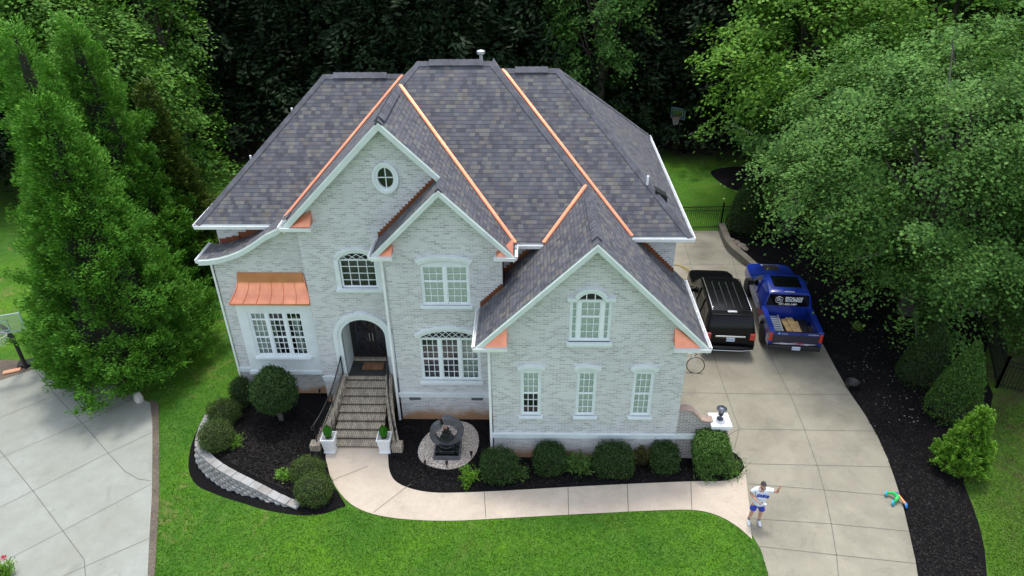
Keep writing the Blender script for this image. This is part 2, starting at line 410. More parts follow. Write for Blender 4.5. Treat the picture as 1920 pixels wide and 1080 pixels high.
# right driveway
right_edge = GP((1349, 433), (1352, 444), (1361, 466), (1378, 483), (1403, 502), (1440, 530), (1475, 560), (1512, 602), (1545, 650), (1568, 693), (1592, 735), (1622, 778), (1645, 818), (1664, 860), (1678, 900), (1692, 945), (1705, 1000), (1716, 1050), (1724, 1100), (1738, 1200))
left_edge = [(4.7, G(1349, 433).y), (4.7, 17.0)] + GP((1362, 842), (1382, 852), (1391, 866), (1396, 885), (1401, 915), (1405, 950), (1407, 985), (1410, 1003), (1426, 1030), (1440, 1075), (1455, 1200))
V = lambda l: [Vector((p[0], p[1])) for p in l]
def dj(*a): return [V(GP(*s)) for s in a]
dj_ = dj([(1283, 496), (1425, 497)], [(1272, 463), (1358, 463)], [(1279, 737), (1590, 741)], [(1388, 805), (1640, 809)], [(1396, 870), (1673, 876)], [(1403, 908), (1545, 919), (1690, 932)], [(1409, 973), (1560, 983), (1706, 997)], [(1422, 1025), (1565, 1041), (1716, 1057)],
   [(1281, 450), (1300, 512)], [(1330, 640), (1345, 690), (1364, 745), (1386, 805), (1376, 845)], [(1386, 805), (1362, 818)], [(1368, 465), (1385, 530)], [(1441, 662), (1460, 700), (1482, 742), (1508, 805), (1532, 873), (1545, 919), (1557, 975), (1568, 1040), (1578, 1140)])
drape('driveway', V(left_edge[:2]) + V(left_edge[2:]) + V(right_edge)[::-1], .012, M['drive'], joints=dj_, jmat=M['joint'])
# walkway
wl = smooth(GP((612, 836), (611, 860), (620, 895), (640, 928), (668, 952), (710, 967), (770, 975), (850, 977), (950, 972), (1100, 964), (1250, 957), (1310, 958), (1352, 970), (1385, 990), (1410, 1012)))
wu = smooth(GP((728, 836), (728, 862), (731, 885), (742, 903), (768, 916), (810, 924), (870, 924), (960, 920), (1100, 912), (1250, 905), (1310, 903), (1360, 902), (1384, 893), (1396, 878)))
wr = GP((1401, 915), (1405, 950), (1407, 985))
wj = dj([(622, 902), (690, 875)], [(700, 962), (770, 908)], [(911, 972), (908, 922)], [(1066, 966), (1065, 914)], [(1178, 961), (1176, 909)], [(1297, 957), (1295, 904)])
drape('walkway', wl + V(wr)[::-1] + wu[::-1], .020, M['walk'], joints=wj, jmat=M['joint'], jw=.02)
# neighbour's driveway on the left
nd = GP((-60, 738), (0, 714), (60, 694), (122, 671), (180, 700), (240, 738), (283, 756), (286, 800), (286, 860), (285, 930), (281, 1000), (276, 1100), (268, 1220), (-300, 1220), (-300, 850))
nj = dj([(62, 690), (115, 753), (160, 800), (203, 850), (235, 885), (260, 899), (283, 902)], [(-60, 770), (0, 845), (62, 921), (118, 996), (158, 1050), (162, 1095)],
        [(-40, 800), (105, 741), (210, 700)], [(-30, 872), (155, 794), (245, 750)], [(-20, 962), (62, 921), (203, 850), (284, 812)], [(20, 1047), (118, 996), (284, 908)], [(120, 1080), (284, 1008)])
drape('neighbour_driveway', nd, .012, M['drive2'], joints=nj, jmat=M['joint'])
bd = GP((281, 750), (298, 756), (299, 840), (299, 930), (294, 1020), (288, 1120), (276, 1120), (281, 1010), (286, 930), (287, 850), (286, 790))
drape('brick_border', bd, .03, M['border'])
drape('dirt_patch', smooth(GP((-20, 680), (30, 676), (70, 682), (105, 672), (120, 668), (60, 696), (0, 716), (-30, 730)), 3, True), .006, M['border'])
# mulch beds
drape('front_bed', wu[:-1] + GP((1397, 880), (1391, 862), (1378, 850), (1362, 842), (1340, 836)) + [Vector((4.9, 17.2)), Vector((-1.0, 17.2)), Vector((-1.0, 19.0)), Vector((-4.4, 19.0)), Vector((-4.45, 19.9))] + [Vector((-5.0, 19.9))], .014, M['mulch'])
lb = smooth(GP((398, 768), (378, 790), (362, 825), (354, 860), (356, 890), (372, 912), (400, 925), (450, 942), (500, 957), (555, 966), (610, 963), (648, 947)), 4)
drape('lower_bed', lb + GP((632, 920), (540, 880), (440, 800)), .014, M['mulch'])
drape('side_strip', V(right_edge)[4:] + GP((1880, 1200), (1852, 1100), (1846, 1030), (1836, 985), (1822, 945), (1806, 905), (1812, 860), (1850, 800), (1862, 740), (1840, 690), (1860, 620), (1800, 520), (1600, 440), (1440, 395), (1405, 400), (1380, 430), (1352, 436)), .016, M['mulch'])
drape('tree_ring', smooth(GP((1332, 325), (1350, 316), (1395, 312), (1450, 318), (1500, 335), (1450, 352), (1400, 358), (1365, 352)), 3, True), .012, M['mulch'])
drape('hoop_pad', smooth(GP((1262, 283), (1275, 277), (1292, 275), (1300, 280), (1285, 288), (1272, 290)), 3, True), .012, M['mulch'])

# ================================================================== HOUSE
house = thing('brick_house', 'large two storey whitewashed brick house with steep grey shingle roof and copper valleys', 'house', (0, 20, 0))
HM = Matrix.Translation((0, -20, 0))
class HB(MB):            # builder in world coordinates, stored relative to the house empty
    def __init__(s): super().__init__(HM)
XG0, XG1, YG = -1.10, 4.79, 17.11
XB0, XB1, YB = -4.42, -.79, 18.94
XE0, YE = -7.30, 19.82
XL0, YL, YL2 = -10.50, 20.30, 21.10
SWOOP = [(-10.80, 5.90), (-10.45, 5.92), (-10.1, 5.98), (-9.75, 6.08), (-9.35, 6.24), (-8.93, 6.48), (-8.4, 6.84), (-7.95, 7.06), (-7.63, 7.36)]
def arc(x0, x1, z0, rise, n=12):       # segmental arch points from x1 down to x0 (going left)
    out = []
    for i in range(n+1):
        t = i/n; x = x1+(x0-x1)*t; s = (2*t-1)
        out.append((x, z0 + rise*(math.sqrt(max(0, 1-(s*s)*.75))-.5)*2))
    return out
def semi(x0, x1, z0, zr, n=20):
    c = (x0+x1)/2; a = (x1-x0)/2
    return [(c+a*math.cos(math.pi*i/n), z0+zr*math.sin(math.pi*i/n)) for i in range(n+1)]
def wall_xz(name, outer, holes, Y, mat, depth=.10, parent=None, flip=1):
    """wall facing -Y with openings, each opening with its brick reveal"""
    b = HB()
    loops = [[Vector((x, z, 0)) for x, z in outer]] + [[Vector((x, z, 0)) for x, z in h] for h in holes]
    tri = tessellate_polygon(loops); allp = [p for l in loops for p in l]
    b.add([(p.x, Y, p.y) for p in allp], [t for t in tri])
    for h in holes:
        n = len(h)
        b.add([(x, Y, z) for x, z in h] + [(x, Y+depth, z) for x, z in h], [(i, (i+1) % n, n+(i+1) % n, n+i) for i in range(n)])
    return b.build(name, mat, parent or house)
def wall_yz(name, x, y0, y1, z0, z1, mat=None, zt=None):
    b = HB(); zt = z1 if zt is None else zt
    b.add([(x, y0, z0), (x, y1, z0), (x, y1, zt), (x, y0, z1)], [(0, 1, 2, 3)]); return b.build(name, mat or M['brick'], house)

class W:      # a window opening: world rectangle on wall plane Y
    pass
def rect(x0, x1, z0, z1): return [(x0, z0), (x1, z0), (x1, z1), (x0, z1)]
def make_window(x0, x1, z0, z1, Y, units, backs, rows=(3, 3), cols=3, arch=0, archrows=0, frame=.07, recess=.05, gothic=False, transom=None):
    """window set in the wall: frame, sashes, muntins, pane; units = list of relative widths"""
    wdw = HB(); Yf = Y+recess
    # outer casing
    wdw.box((x0, Yf-.03, z0), (x0+frame, Yf+.05, z1)); wdw.box((x1-frame, Yf-.03, z0), (x1, Yf+.05, z1))
    wdw.box((x0+frame, Yf-.028, z0), (x1-frame, Yf+.05, z0+frame)); wdw.box((x0+frame, Yf-.028, z1-frame), (x1-frame, Yf+.05, z1))
    root = wdw.build('window', M['trim'], house)
    ix0, ix1, iz0, iz1 = x0+frame, x1-frame, z0+frame, z1-frame
    tot = sum(units); x = ix0; mull = .10 if len(units) > 1 else 0
    avail = (ix1-ix0) - mull*(len(units)-1)
    g = HB(); mu = HB(); bl = {}
    for ui, u in enumerate(units):
        ww = avail*u/tot; a, c = x, x+ww; x = c+mull
        if ui < len(units)-1: mu.box((c, Yf-.035, iz0), (c+mull, Yf+.045, iz1))
        g.add([(a, Yf+.02, iz0), (c, Yf+.02, iz0), (c, Yf+.02, iz1), (a, Yf+.02, iz1)], [(0, 1, 2, 3)])
        nc = cols[ui] if isinstance(cols, (list, tuple)) else cols
        segs = []      # vertical extents of sashes with row counts
        top = iz1
        if transom:
            segs.append((iz1-transom, iz1, 1)); top = iz1-transom
        if nc < 2 or len(rows) == 1: segs.append((iz0, top, sum(rows) if nc < 2 else rows[0]))
        else:
            mid = iz0+(top-iz0)*rows[1]/(rows[0]+rows[1]); segs += [(iz0, mid, rows[1]), (mid, top, rows[0])]
        for s0, s1, nr in segs:
            t = .032
            mu.box((a, Yf-.012, s0), (c, Yf+.015, s0+t)); mu.box((a, Yf-.012, s1-t), (c, Yf+.015, s1))
            mu.box((a, Yf-.010, s0+t), (a+t, Yf+.015, s1-t)); mu.box((c-t, Yf-.010, s0+t), (c, Yf+.015, s1-t))
            for k in range(1, nc): xx = a+(c-a)*k/nc; mu.box((xx-.011, Yf-.006, s0+t), (xx+.011, Yf+.012, s1-t))
            for k in range(1, nr): zz = s0+(s1-s0)*k/nr; mu.box((a+t, Yf-.004, zz-.011), (c-t, Yf+.010, zz+.011))
        bk = backs[ui % len(backs)]
        bl.setdefault(bk[0], HB()).add([(a, Yf+bk[1], iz0+(iz1-iz0)*bk[2]), (c, Yf+bk[1], iz0+(iz1-iz0)*bk[2]), (c, Yf+bk[1], iz1), (a, Yf+bk[1], iz1)], [(0, 1, 2, 3)])
    mu.build('sash', M['sashwhite'], root); g.build('pane', M['glass'], root)
    for k, v in bl.items(): v.build({'blind': 'blind', 'curtain': 'curtain'}.get(k, 'backing'), M[k], root)
    d = HB(); d.box((x0, Y+.7, z0), (x1, Y+.72, z1)); d.box((x0-.02, Y+.101, z0-.02), (x0, Y+.7, z1+.02)); d.box((x1, Y+.101, z0-.02), (x1+.02, Y+.7, z1+.02)); d.box((x0, Y+.101, z1), (x1, Y+.7, z1+.02)); d.box((x0, Y+.101, z0-.02), (x1, Y+.7, z0))
    d.build('room_recess', M['interior'], root)
    return root
def sill(x0, x1, z, Y, root, h=.12, d=.10):
    b = HB(); b.box((x0-.07, Y-d, z-h*.55), (x1+.07, Y+.05, z)); b.box((x0-.03, Y-d*.6, z-h), (x1+.03, Y-.002, z-h*.55))
    return b.build('sill', M['trim'], root, bevel=.008)
def hood(x0, x1, z0, rise, Y, root, th=.13, d=.10, ends=True, fn=arc, n=16):
    """curved moulded head over a window, two stepped bands and a flat filler"""
    b = HB()
    for (o, t2, dd) in ((0, th*.55, d*.6), (th*.55, th, d)):
        inn = fn(x0-o*.6, x1+o*.6, z0+o, rise, n); out = fn(x0-t2*.6, x1+t2*.6, z0+t2, rise, n)
        vs = []
        for (xa, za), (xb, zb) in zip(inn, out): vs += [(xa, Y-dd, za), (xb, Y-dd, zb), (xa, Y+.01, za), (xb, Y+.01, zb)]
        fs = []
        for i in range(len(inn)-1):
            a = 4*i; c = a+4
            fs += [(a, a+1, c+1, c), (a+1, a+3, c+3, c+1), (a+2, a, c, c+2)]
        fs += [(0, 2, 3, 1), (4*(len(inn)-1), 4*(len(inn)-1)+1, 4*(len(inn)-1)+3, 4*(len(inn)-1)+2)]
        b.add(vs, fs)
    return b.build('head_moulding', M['trim'], root)
def filler(x0, x1, z0, rise, Y, root, mat='trim', fn=arc):
    b = HB(); p = fn(x0, x1, z0, rise); b.prism([(x, Y+.03, z) for x, z in p] + [(x0, Y+.03, z0-.02), (x1, Y+.03, z0-.02)], (0, .05, 0)); return b.build('arch_panel', M[mat], root)

def X(px, py, Y): return atY(px, py, Y).x
def Zz(px, py, Y): return atY(px, py, Y).z
holesG = []; holesB = []; holesE = []
# garage wing lower windows
gw = []
for (pl, pr_, zt) in ((976, 1014.5, 0), (1080, 1118, 0), (1185, 1224, 0)):
    x0 = X(pl, 735, YG); x1 = X(pr_, 735, YG); z0 = Zz(1000, 779, YG)+.0; z1 = Zz(1000, 696, YG)
    gw.append((x0, x1, z0, z1)); holesG.append([(x0, z0), (x1, z0)] + arc(x0, x1, z1, .10)[0:])
# garage wing upper window
gu = (X(1067.5, 600, YG), X(1146.5, 600, YG), Zz(1100, 641, YG), Zz(1100, 563, YG))
guc = (X(1083, 580, YG), X(1131, 580, YG))
holesG.append([(gu[0], gu[2]), (gu[1], gu[2]), (gu[1], gu[3]), (guc[1], gu[3])] + arc(guc[0], guc[1], gu[3]+.02, .24)[0:] + [(guc[0], gu[3]), (gu[0], gu[3])])
wall_xz('front_wall', [(XG0, -.3), (XG1, -.3), (XG1, 5.08), (1.87, 8.0), (XG0, 5.03)], holesG, YG, M['brick'])
wall_yz('side_wall', XG0, YG, YB, -.3, 5.03); wall_yz('side_wall', XG1, YG, 20.3, -.3, 5.0)
# bump windows
bu = (X(789, 530, YB), X(880.5, 530, YB), Zz(840, 573, YB), Zz(840, 497, YB))
bl_ = (X(788, 670, YB), X(901, 670, YB), Zz(840, 713, YB), Zz(840, 634, YB))
holesB = [[(bu[0], bu[2]), (bu[1], bu[2])] + arc(bu[0], bu[1], bu[3], .12), [(bl_[0], bl_[2]), (bl_[1], bl_[2])] + arc(bl_[0], bl_[1], bl_[3], .30)]
wall_xz('front_wall', [(XB0, -.3), (XB1, -.3), (XB1, 7.0), (-2.58, 8.8), (XB0, 6.97)], holesB, YB, M['brick'])
wall_yz('side_wall', XB0, YB, YE, -.3, 6.95); wall_yz('side_wall', XB1, YB, YE, 3, 6.9)
# entry wall: arched window, oval window, door arch
ew = (-6.13, -4.93, 4.93, 5.98)
door = (-6.42, -4.90, 1.22, 3.0)
oc = (-4.30, 8.83, .40, .50)
oval = [(oc[0]+oc[2]*.66*math.cos(t*math.pi/16), oc[1]+oc[3]*.7*math.sin(t*math.pi/16)) for t in range(32)]
holesE = [[(ew[0], ew[2]), (ew[1], ew[2])] + arc(ew[0], ew[1], ew[3], .26), [(door[0], door[2]), (door[1], door[2])] + semi(door[0], door[1], door[3], .70), oval]
wall_xz('front_wall', [(XE0, -.9), (3.2, -.9), (3.2, 6.65), (-.6, 6.65), (-.6, 6.85), (-4.28, 10.5), (XE0, 7.5)], holesE, YE, M['brick'])
wall_yz('side_wall', XE0, YE, YL, -.9, 7.3)
# left wing
sw = [(x, z-.12) for x, z in SWOOP if x > XL0+.1]
wall_xz('front_wall', [(XL0, -1.2), (XE0, -1.2), (XE0, 7.4), (-7.6, 7.2)] + sw[::-1] + [(XL0, 5.8)], [rect(-9.6, -7.75, 1.95, 3.8)], YL, M['brick'])
wall_yz('side_wall', XL0, YL, YL2, -1.2, 5.8); wall_yz('side_wall', XL0, YL2, 28, -1.2, 6.65)
wall_xz('front_wall', [(XL0, 5.2), (XE0, 5.2), (XE0, 6.65), (XL0, 6.65)], [], YL2, M['brick'])
wall_xz('front_wall', [(2.9, 3.8), (4.78, 3.8), (4.78, 6.65), (2.9, 6.65)], [], 20.3, M['brick'])
wall_yz('side_wall', 4.78, 20.3, 29.1, -.3, 6.65)
wall_xz('rear_wall', [(XL0, -1), (4.78, -1), (4.78, 6.65), (XL0, 6.65)], [], 28.0, M['brick'])
# white corner trim line on the left corner (downspout)
def downspout(p, z0, z1, foot=True, r=.04):
    b = HB(); b.box((p[0]-r, p[1]-r*2.2, z0), (p[0]+r, p[1]-.004, z1))
    b.build('downspout', M['white'], house, bevel=.01)
downspout((-4.52, YB+.02), -.1, 6.6); downspout((-1.17, YG+.02), -.1, 4.6); downspout((XL0-.05, YL), -.55, 5.75, r=.03); downspout((XE0-.06, YL), .0, 7.0, r=.04)
# water table band
def band(x0, x1, Y, z1, h=.20, ends=True):
    b = HB(); b.box((x0, Y-.035, z1-h), (x1, Y-.002, z1-.05)); b.box((x0-.01, Y-.06, z1-.05), (x1+.01, Y-.002, z1)); b.build('water_table', M['trim'], house)
band(XG0-.03, XG1+.02, YG, 1.10); band(XB0-.03, XG0-.16, YB, 1.24); band(XE0-.03, door[0]-.26, YE, 1.24); band(XL0-.03, -9.97, YL, 1.24)
for x, Y in ((-3.92, YB), (-1.75, YB), (-8.0, YL)):
    b = HB(); b.box((x-.2, Y-.012, .90), (x+.2, Y-.003, 1.02)); b.build('foundation_vent', M['ductdark'], house)

# windows -------------------------------------------------------------
for i, (x0, x1, z0, z1) in enumerate(gw):
    bk = [[('blind', .035, .52), ('blind', .035, .0), ('blind', .035, .0)][i]]
    r = make_window(x0, x1, z0, z1, YG, [1], bk, (3, 3), 3, frame=.07)
    filler(x0, x1, z1, .10, YG, r); sill(x0, x1, z0, YG, r); hood(x0-.02, x1+.02, z1+.0, .12, YG, r, th=.15)
x0, x1, z0, z1 = gu
r = make_window(x0, x1, z0+.02, z1, YG, [.28, 1, .28], [('blind', .035, 0)], (2, 3), [1, 3, 1], frame=.06)
sill(x0, x1, z0, YG, r, .16, .12); hood(guc[0], guc[1], z1+.02, .24, YG, r, th=.16)
filler(guc[0]+.02, guc[1]-.02, z1+.05, .20, YG+.005, r, 'dark')
b = HB()
for k in (1, 2): xx = guc[0]+(guc[1]-guc[0])*k/3; b = HB(); b.box((xx-.014, YG+.01, z1), (xx+.014, YG+.05, z1+.26)); b.build('muntin', M['sashwhite'], r)
for a, c in ((x0-.08, guc[0]-.03), (guc[1]+.03, x1+.08)): b = HB(); b.box((a, YG-.10, z1+.03), (c, YG-.002, z1+.10)); b.box((a+.03, YG-.06, z1-.04), (c, YG-.002, z1+.031)); b.build('head_moulding', M['trim'], r)
x0, x1, z0, z1 = bu
r = make_window(x0, x1, z0, z1, YB, [1, 1], [('blind', .035, 0)], (2, 3), 3); filler(x0, x1, z1, .12, YB, r); sill(x0, x1, z0, YB, r); hood(x0-.02, x1+.02, z1+.02, .16, YB, r, th=.17)
x0, x1, z0, z1 = bl_
r = make_window(x0, x1, z0, z1, YB, [1, 1, 1], [('interior', .10, 0), ('interior', .12, 0), ('curtain', .10, 0)], (3, 3), 3); filler(x0, x1, z1, .30, YB, r, 'dark'); sill(x0, x1, z0, YB, r, .16, .12); hood(x0-.02, x1+.02, z1+.0, .30, YB, r, th=.17)
def gothic(x0, x1, z0, h, n, Y, root, top):
    b = HB(); wdt = (x1-x0)/n
    for k in range(-1, n):
        a = x0+wdt*k
        for s in (0, 1):
            pts = []
            for j in range(9):
                t = j/8; xx = a+wdt*2*t if s == 0 else a+wdt*2*(1-t); zz = z0+h*math.sin(t*math.pi/2)
                cx = (x0+x1)/2; lim = top(xx)
                if x0+.01 < xx < x1-.01 and zz < lim: pts.append((xx, Y+.02, zz))
            if len(pts) > 1: b.tube(pts, .011, 4)
    b.build('tracery', M['sashwhite'], root)
def archtop(x0, x1, z0, rise):
    def f(x):
        s = 2*(x-x0)/(x1-x0)-1
        return z0+rise*(math.sqrt(max(0, 1-s*s*.75))-.5)*2
    return f
gothic(x0+.04, x1-.04, z1+.01, .30, 9, YB, r, archtop(x0, x1, z1, .28))
# hall window over the door
x0, x1, z0, z1 = ew
r = make_window(x0, x1, z0, z1+.02, YE, [1], [('interior', .3, 0)], (4,), 4, frame=.03); filler(x0+.02, x1-.02, z1, .24, YE+.02, r, 'dark'); gothic(x0+.03, x1-.03, z1, .28, 4, YE, r, archtop(x0, x1, z1, .25))
for a, c in ((x0-.16, x0), (x1, x1+.16)): b = HB(); b.box((a, YE-.05, z0-.02), (c, YE+.03, z1+.02)); b.build('casing', M['trim'], r, bevel=.01)
sill(x0-.12, x1+.12, z0, YE, r, .16, .13); hood(x0, x1, z1+.02, .26, YE, r, th=.17, d=.08)
# oval window
def ring(b, c, a0, b0, a1, b1, y0, y1, n=32):
    vs = []
    for i in range(n):
        t = 2*math.pi*i/n; ct, st = math.cos(t), math.sin(t)
        vs += [(c[0]+a0*ct, y0, c[1]+b0*st), (c[0]+a1*ct, y0, c[1]+b1*st), (c[0]+a0*ct, y1, c[1]+b0*st), (c[0]+a1*ct, y1, c[1]+b1*st)]
    fs = []
    for i in range(n):
        a = 4*i; d = 4*((i+1) % n); fs += [(a, d, d+1, a+1), (a+1, d+1, d+3, a+3), (a+2, a, d, d+2)] if False else [(a, a+1, d+1, d), (a+1, a+3, d+3, d+1), (a+2, a, d, d+2)]
    b.add(vs, fs)
b = HB(); ring(b, oc[:2], oc[2]*.60, oc[3]*.66, oc[2]*.85, oc[3]*.88, YE-.05, YE+.06); ring(b, oc[:2], oc[2]*.82, oc[3]*.85, oc[2], oc[3], YE-.09, YE+.01)
r = b.build('oval_window', M['trim'], house)
b = HB(); b.box((oc[0]-.013, YE, oc[1]-oc[3]*.67), (oc[0]+.013, YE+.03, oc[1]+oc[3]*.67)); b.box((oc[0]-oc[2]*.62, YE, oc[1]-.013), (oc[0]+oc[2]*.62, YE+.028, oc[1]+.013)); b.build('sash', M['sashwhite'], r)
b = HB(); b.add([(x, YE+.04, z) for x, z in oval], [tuple(range(32))]); b.build('pane', M['glass'], r)
b = HB(); b.box((oc[0]-.5, YE+.5, oc[1]-.5), (oc[0]+.5, YE+.52, oc[1]+.5)); b.build('room_recess', M['interior'], r)
# bay with copper roof
BX0, BX1, BY = -9.97, -7.36, 20.02
bay = HB(); bw = (-9.62, -7.72, 1.95, 3.85)
loops = [[Vector((x, z, 0)) for x, z in rect(BX0, BX1, 1.18, 4.28)], [Vector((x, z, 0)) for x, z in rect(*bw)]]
bay.add([(p.x, BY, p.y) for l in loops for p in l], list(tessellate_polygon(loops)))
bay.box((BX0, BY+.001, 1.18), (BX0+.1, YL, 4.28)); bay.box((BX1-.1, BY+.001, 1.18), (BX1, YL, 4.28)); bay.box((BX0+.1, BY+.001, 1.18), (BX1-.1, YL, 1.22))
br = bay.build('bay', M['trim'], house)
b = HB(); b.box((BX0-.05, BY-.05, 1.16), (BX1+.04, BY-.002, 1.32)); b.build('bay_moulding', M['trim'], br, bevel=.01); b = HB(); b.box((BX0-.08, BY-.07, 4.16), (BX1+.02, BY-.002, 4.30)); b.build('bay_moulding', M['trim'], br, bevel=.01)
r = make_window(*bw, BY, [1, 1, 1], [('curtain', .05, 0), ('interior', .35, 0), ('dark', .3, .0)], (3, 3), 3, transom=.28, recess=.04); sill(bw[0]+.02, bw[1]-.02, bw[2], BY, r, .14, .12)
b = HB()
for cx in (-9.5, -8.95, -8.05): 
    pts = [(cx-.1, BY+.2, 1.97), (cx+.12, BY+.22, 1.97), (cx+.1, BY+.22, 3.5), (cx-.12, BY+.2, 3.5)]; b.add(pts, [(0, 1, 2, 3)])
b.build('curtain', M['curtain'], r)
b = HB()   # flared standing seam copper roof
prof = [(19.80, 4.30), (19.93, 4.40), (20.05, 4.53), (20.14, 4.68), (20.21, 4.85), (20.285, 5.12)]
xs0 = [-10.05, -9.98, -9.91, -9.84, -9.79, -9.74]; xs1 = [-7.335, -7.36, -7.40, -7.46, -7.50, -7.54]
vs = []
for (y, z), a, c in zip(prof, xs0, xs1): vs += [(a, y, z), (c, y, z)]
b.add(vs, [(2*i, 2*i+1, 2*i+3, 2*i+2) for i in range(5)])
for side, xs in ((0, xs0), (1, xs1)):
    vv = []
    for (y, z), a in zip(prof, xs): vv += [(a, y, z), (a, 20.29, z)]
    b.add(vv, [(2*i, 2*i+1, 2*i+3, 2*i+2) for i in range(5)])
b.box((-10.06, 19.79, 4.24), (-7.33, 20.29, 4.296))
for k in range(1, 6):
    t = k/6; pts = [(a+(c-a)*t, y-.008, z+.012) for (y, z), a, c in zip(prof, xs0, xs1)]
    b.tube(pts, .014, 4)
b.tube([(a, y-.004, z+.01) for (y, z), a in zip(prof, xs0)], .02, 5); b.tube([(c, y-.004, z+.01) for (y, z), c in zip(prof, xs1)], .02, 5)
b.build('copper_bay_roof', M['copper'], house, smooth=False)
b = HB(); b.prism([(-9.76, 20.298, 4.93), (-9.76, 20.298, 5.24), (-9.76, 20.27, 5.24), (-9.76, 20.16, 4.93)], (2.23, 0, 0)); b.build('copper_reflection_band', copper('wall_reflection_copper', (.45, .20, .08), .4), house)  # brown copper band paints the wall's dark reflection on the upper roof
# door arch surround and recess
x0, x1, zs = door[0], door[1], door[3]
b = HB()
for (o0, o1, dd) in ((.0, .13, .07), (.13, .27, .11)):
    inn = [(x1+o0, door[2])] + semi(x0-o0, x1+o0, zs, .70+o0) + [(x0-o0, door[2])]; out = [(x1+o1, door[2])] + semi(x0-o1, x1+o1, zs, .70+o1) + [(x0-o1, door[2])]
    vs = []
    for (xa, za), (xb, zb) in zip(inn, out): vs += [(xa, YE-dd, za), (xb, YE-dd, zb), (xa, YE+.01, za), (xb, YE+.01, zb)]
    fs = []
    for i in range(len(inn)-1):
        a = 4*i; c = a+4; fs += [(a, a+1, c+1, c), (a+1, a+3, c+3, c+1), (a+2, a, c, c+2)]
    fs += [(0, 2, 3, 1)]
    b.add(vs, fs)
b.build('door_arch', M['trim'], house)
YD = 20.85
b = HB(); pr2 = [(x1, door[2])] + semi(x0, x1, zs, .70) + [(x0, door[2])]
vs = []
for x, z in pr2: vs += [(x, YE+.05, z), (x, YD, z)]
b.add(vs, [(2*i, 2*i+1, 2*i+3, 2*i+2) for i in range(len(pr2)-1)]); b.build('porch_lining', M['trim'], house)
b = HB(); b.box((x0-.1, YD, door[2]), (x1+.1, YD+.06, 3.75)); dr = b.build('entry_doors', flat('black_door', (.014, .013, .014), .35), house)
b = HB(); xc = (x0+x1)/2
for s in (-1, 1):
    cx = xc+s*.37
    for a in (-.26, .24): b.box((cx+a, YD-.04, door[2]+.35), (cx+a+.02, YD-.001, 3.3))
    b.tube([(cx+.16*math.cos(t*.5)*(1-t/22), YD-.03, 2.5+.22*math.sin(t*.5)*(1-t/30)+t*.02) for t in range(26)], .012, 4)
    b.tube([(cx+.16*math.cos(-t*.5)*(1-t/22), YD-.03, 2.0-.22*math.sin(-t*.5)*(1-t/30)-t*.015) for t in range(26)], .012, 4)
b.build('iron_scrollwork', M['black'], dr)
b = HB()
for s in (-1, 1): cx = xc+s*.37; b.add([(cx-.24, YD-.01, door[2]+.4), (cx+.24, YD-.01, door[2]+.4), (cx+.24, YD-.01, 3.25), (cx-.24, YD-.01, 3.25)], [(0, 1, 2, 3)])
b.build('door_glass', flat('dark_glass', (.02, .022, .03), .1), dr)
b = HB(); b.tube([(xc+.06, YD-.07, 2.1), (xc+.06, YD-.07, 2.45)], .015, 6); b.tube([(xc-.06, YD-.07, 2.1), (xc-.06, YD-.07, 2.45)], .015, 6); b.build('handle', M['tin'], dr)
M['stepbrick'] = brick('step_brick', (.26, .21, .155), (.46, .39, .29), (.20, .18, .15), False, True)
b = HB(); b.box((x0, YE-.0, 1.0), (x1, YD, door[2]+.02), 0); b.build('porch_floor', flat('slate_floor', (.045, .045, .042), .6), house)
b = HB(); b.box((x0+.02, YD-.14, door[2]+.02), (x1-.02, YD-.0, door[2]+.10)); b.build('threshold', M['stepbrick'], house)

# ------------------------------------------------------------------ roofs
def roof(name, pts, th=.13, mats=None, flatuv=True):
    P = [Vector(p) for p in pts]; nrm = Vector((0, 0, 0))
    for i in range(len(P)): nrm += (P[i]).cross(P[(i+1) % len(P)])
    nrm.normalize()
    if nrm.z < 0: P.reverse(); nrm = -nrm
    up = (Vector((0, 0, 1)) - nrm*nrm.z).normalized(); hd = up.cross(nrm).normalized()
    n = len(P); b = HB(); tri = tessellate_polygon([P])
    q = [p - Vector((0, 0, th)) for p in P]
    vs = P + P + q
    b.add(vs, [t for t in tri], 0); b.add([], [], 0)
    fs = [(n+i, n+(i+1) % n, 2*n+(i+1) % n, 2*n+i) for i in range(n)] + [tuple(2*n+i for i in reversed(t)) for t in tri]
    for f in fs: b.f.append(f); b.m.append(1)
    uvs = [(p.dot(hd), p.dot(up)) for p in P]*2 + [(0, 0)]*n
    return b.build(name, [M['shingle'], M['trim2']], house, uvs=uvs)
ZE, ZM, ZR, ZL = 6.80, 11.25, 10.96, 10.65
# planes: SL z=x+14.95 | MR z=6.38-x | C z=6.8+(y-19.42) | CR/GR z=10.05-x | GL z=x+6.28 | RW z=y-13.09 | R z=11.96-x | LW z=y-13.95 | LL z=x+17.76
apM = (-4.285, 19.50, 10.665); endM = (-4.285, 23.285, 10.665); r0 = (-3.70, 23.87, 11.25); r1 = (-1.20, 23.87, 11.25)
footC = (-.42, 19.42, 6.80)
roof('roof', [apM, (-7.60, 19.50, 7.35), (-7.60, 19.98, 7.35), (-8.15, 19.98, 6.80), (-8.15, 20.75, 6.80), (-4.30, 24.60, 10.65), (-3.70, 24.1, 11.25), r0, endM])
roof('roof', [apM, endM, footC, (-.42, 18.64, 6.80), (-2.58, 18.64, 8.96), (-2.58, 19.50, 8.96)])
roof('roof', [endM, r0, r1, (1.88, 20.79, 8.17), (.51, 19.42, 6.80), footC])
roof('roof', [r1, (-1.2, 24.5, 11.25), (-.91, 24.05, 10.96), (3.25, 19.89, 6.80), (3.25, 19.42, 6.8), (1.88, 20.79, 8.17)])
RE = (1.00, 24.05, 10.96); 
roof('roof', [(-.91, 24.05, 10.96), RE, (5.16, 19.89, 6.80), (3.25, 19.89, 6.80)])
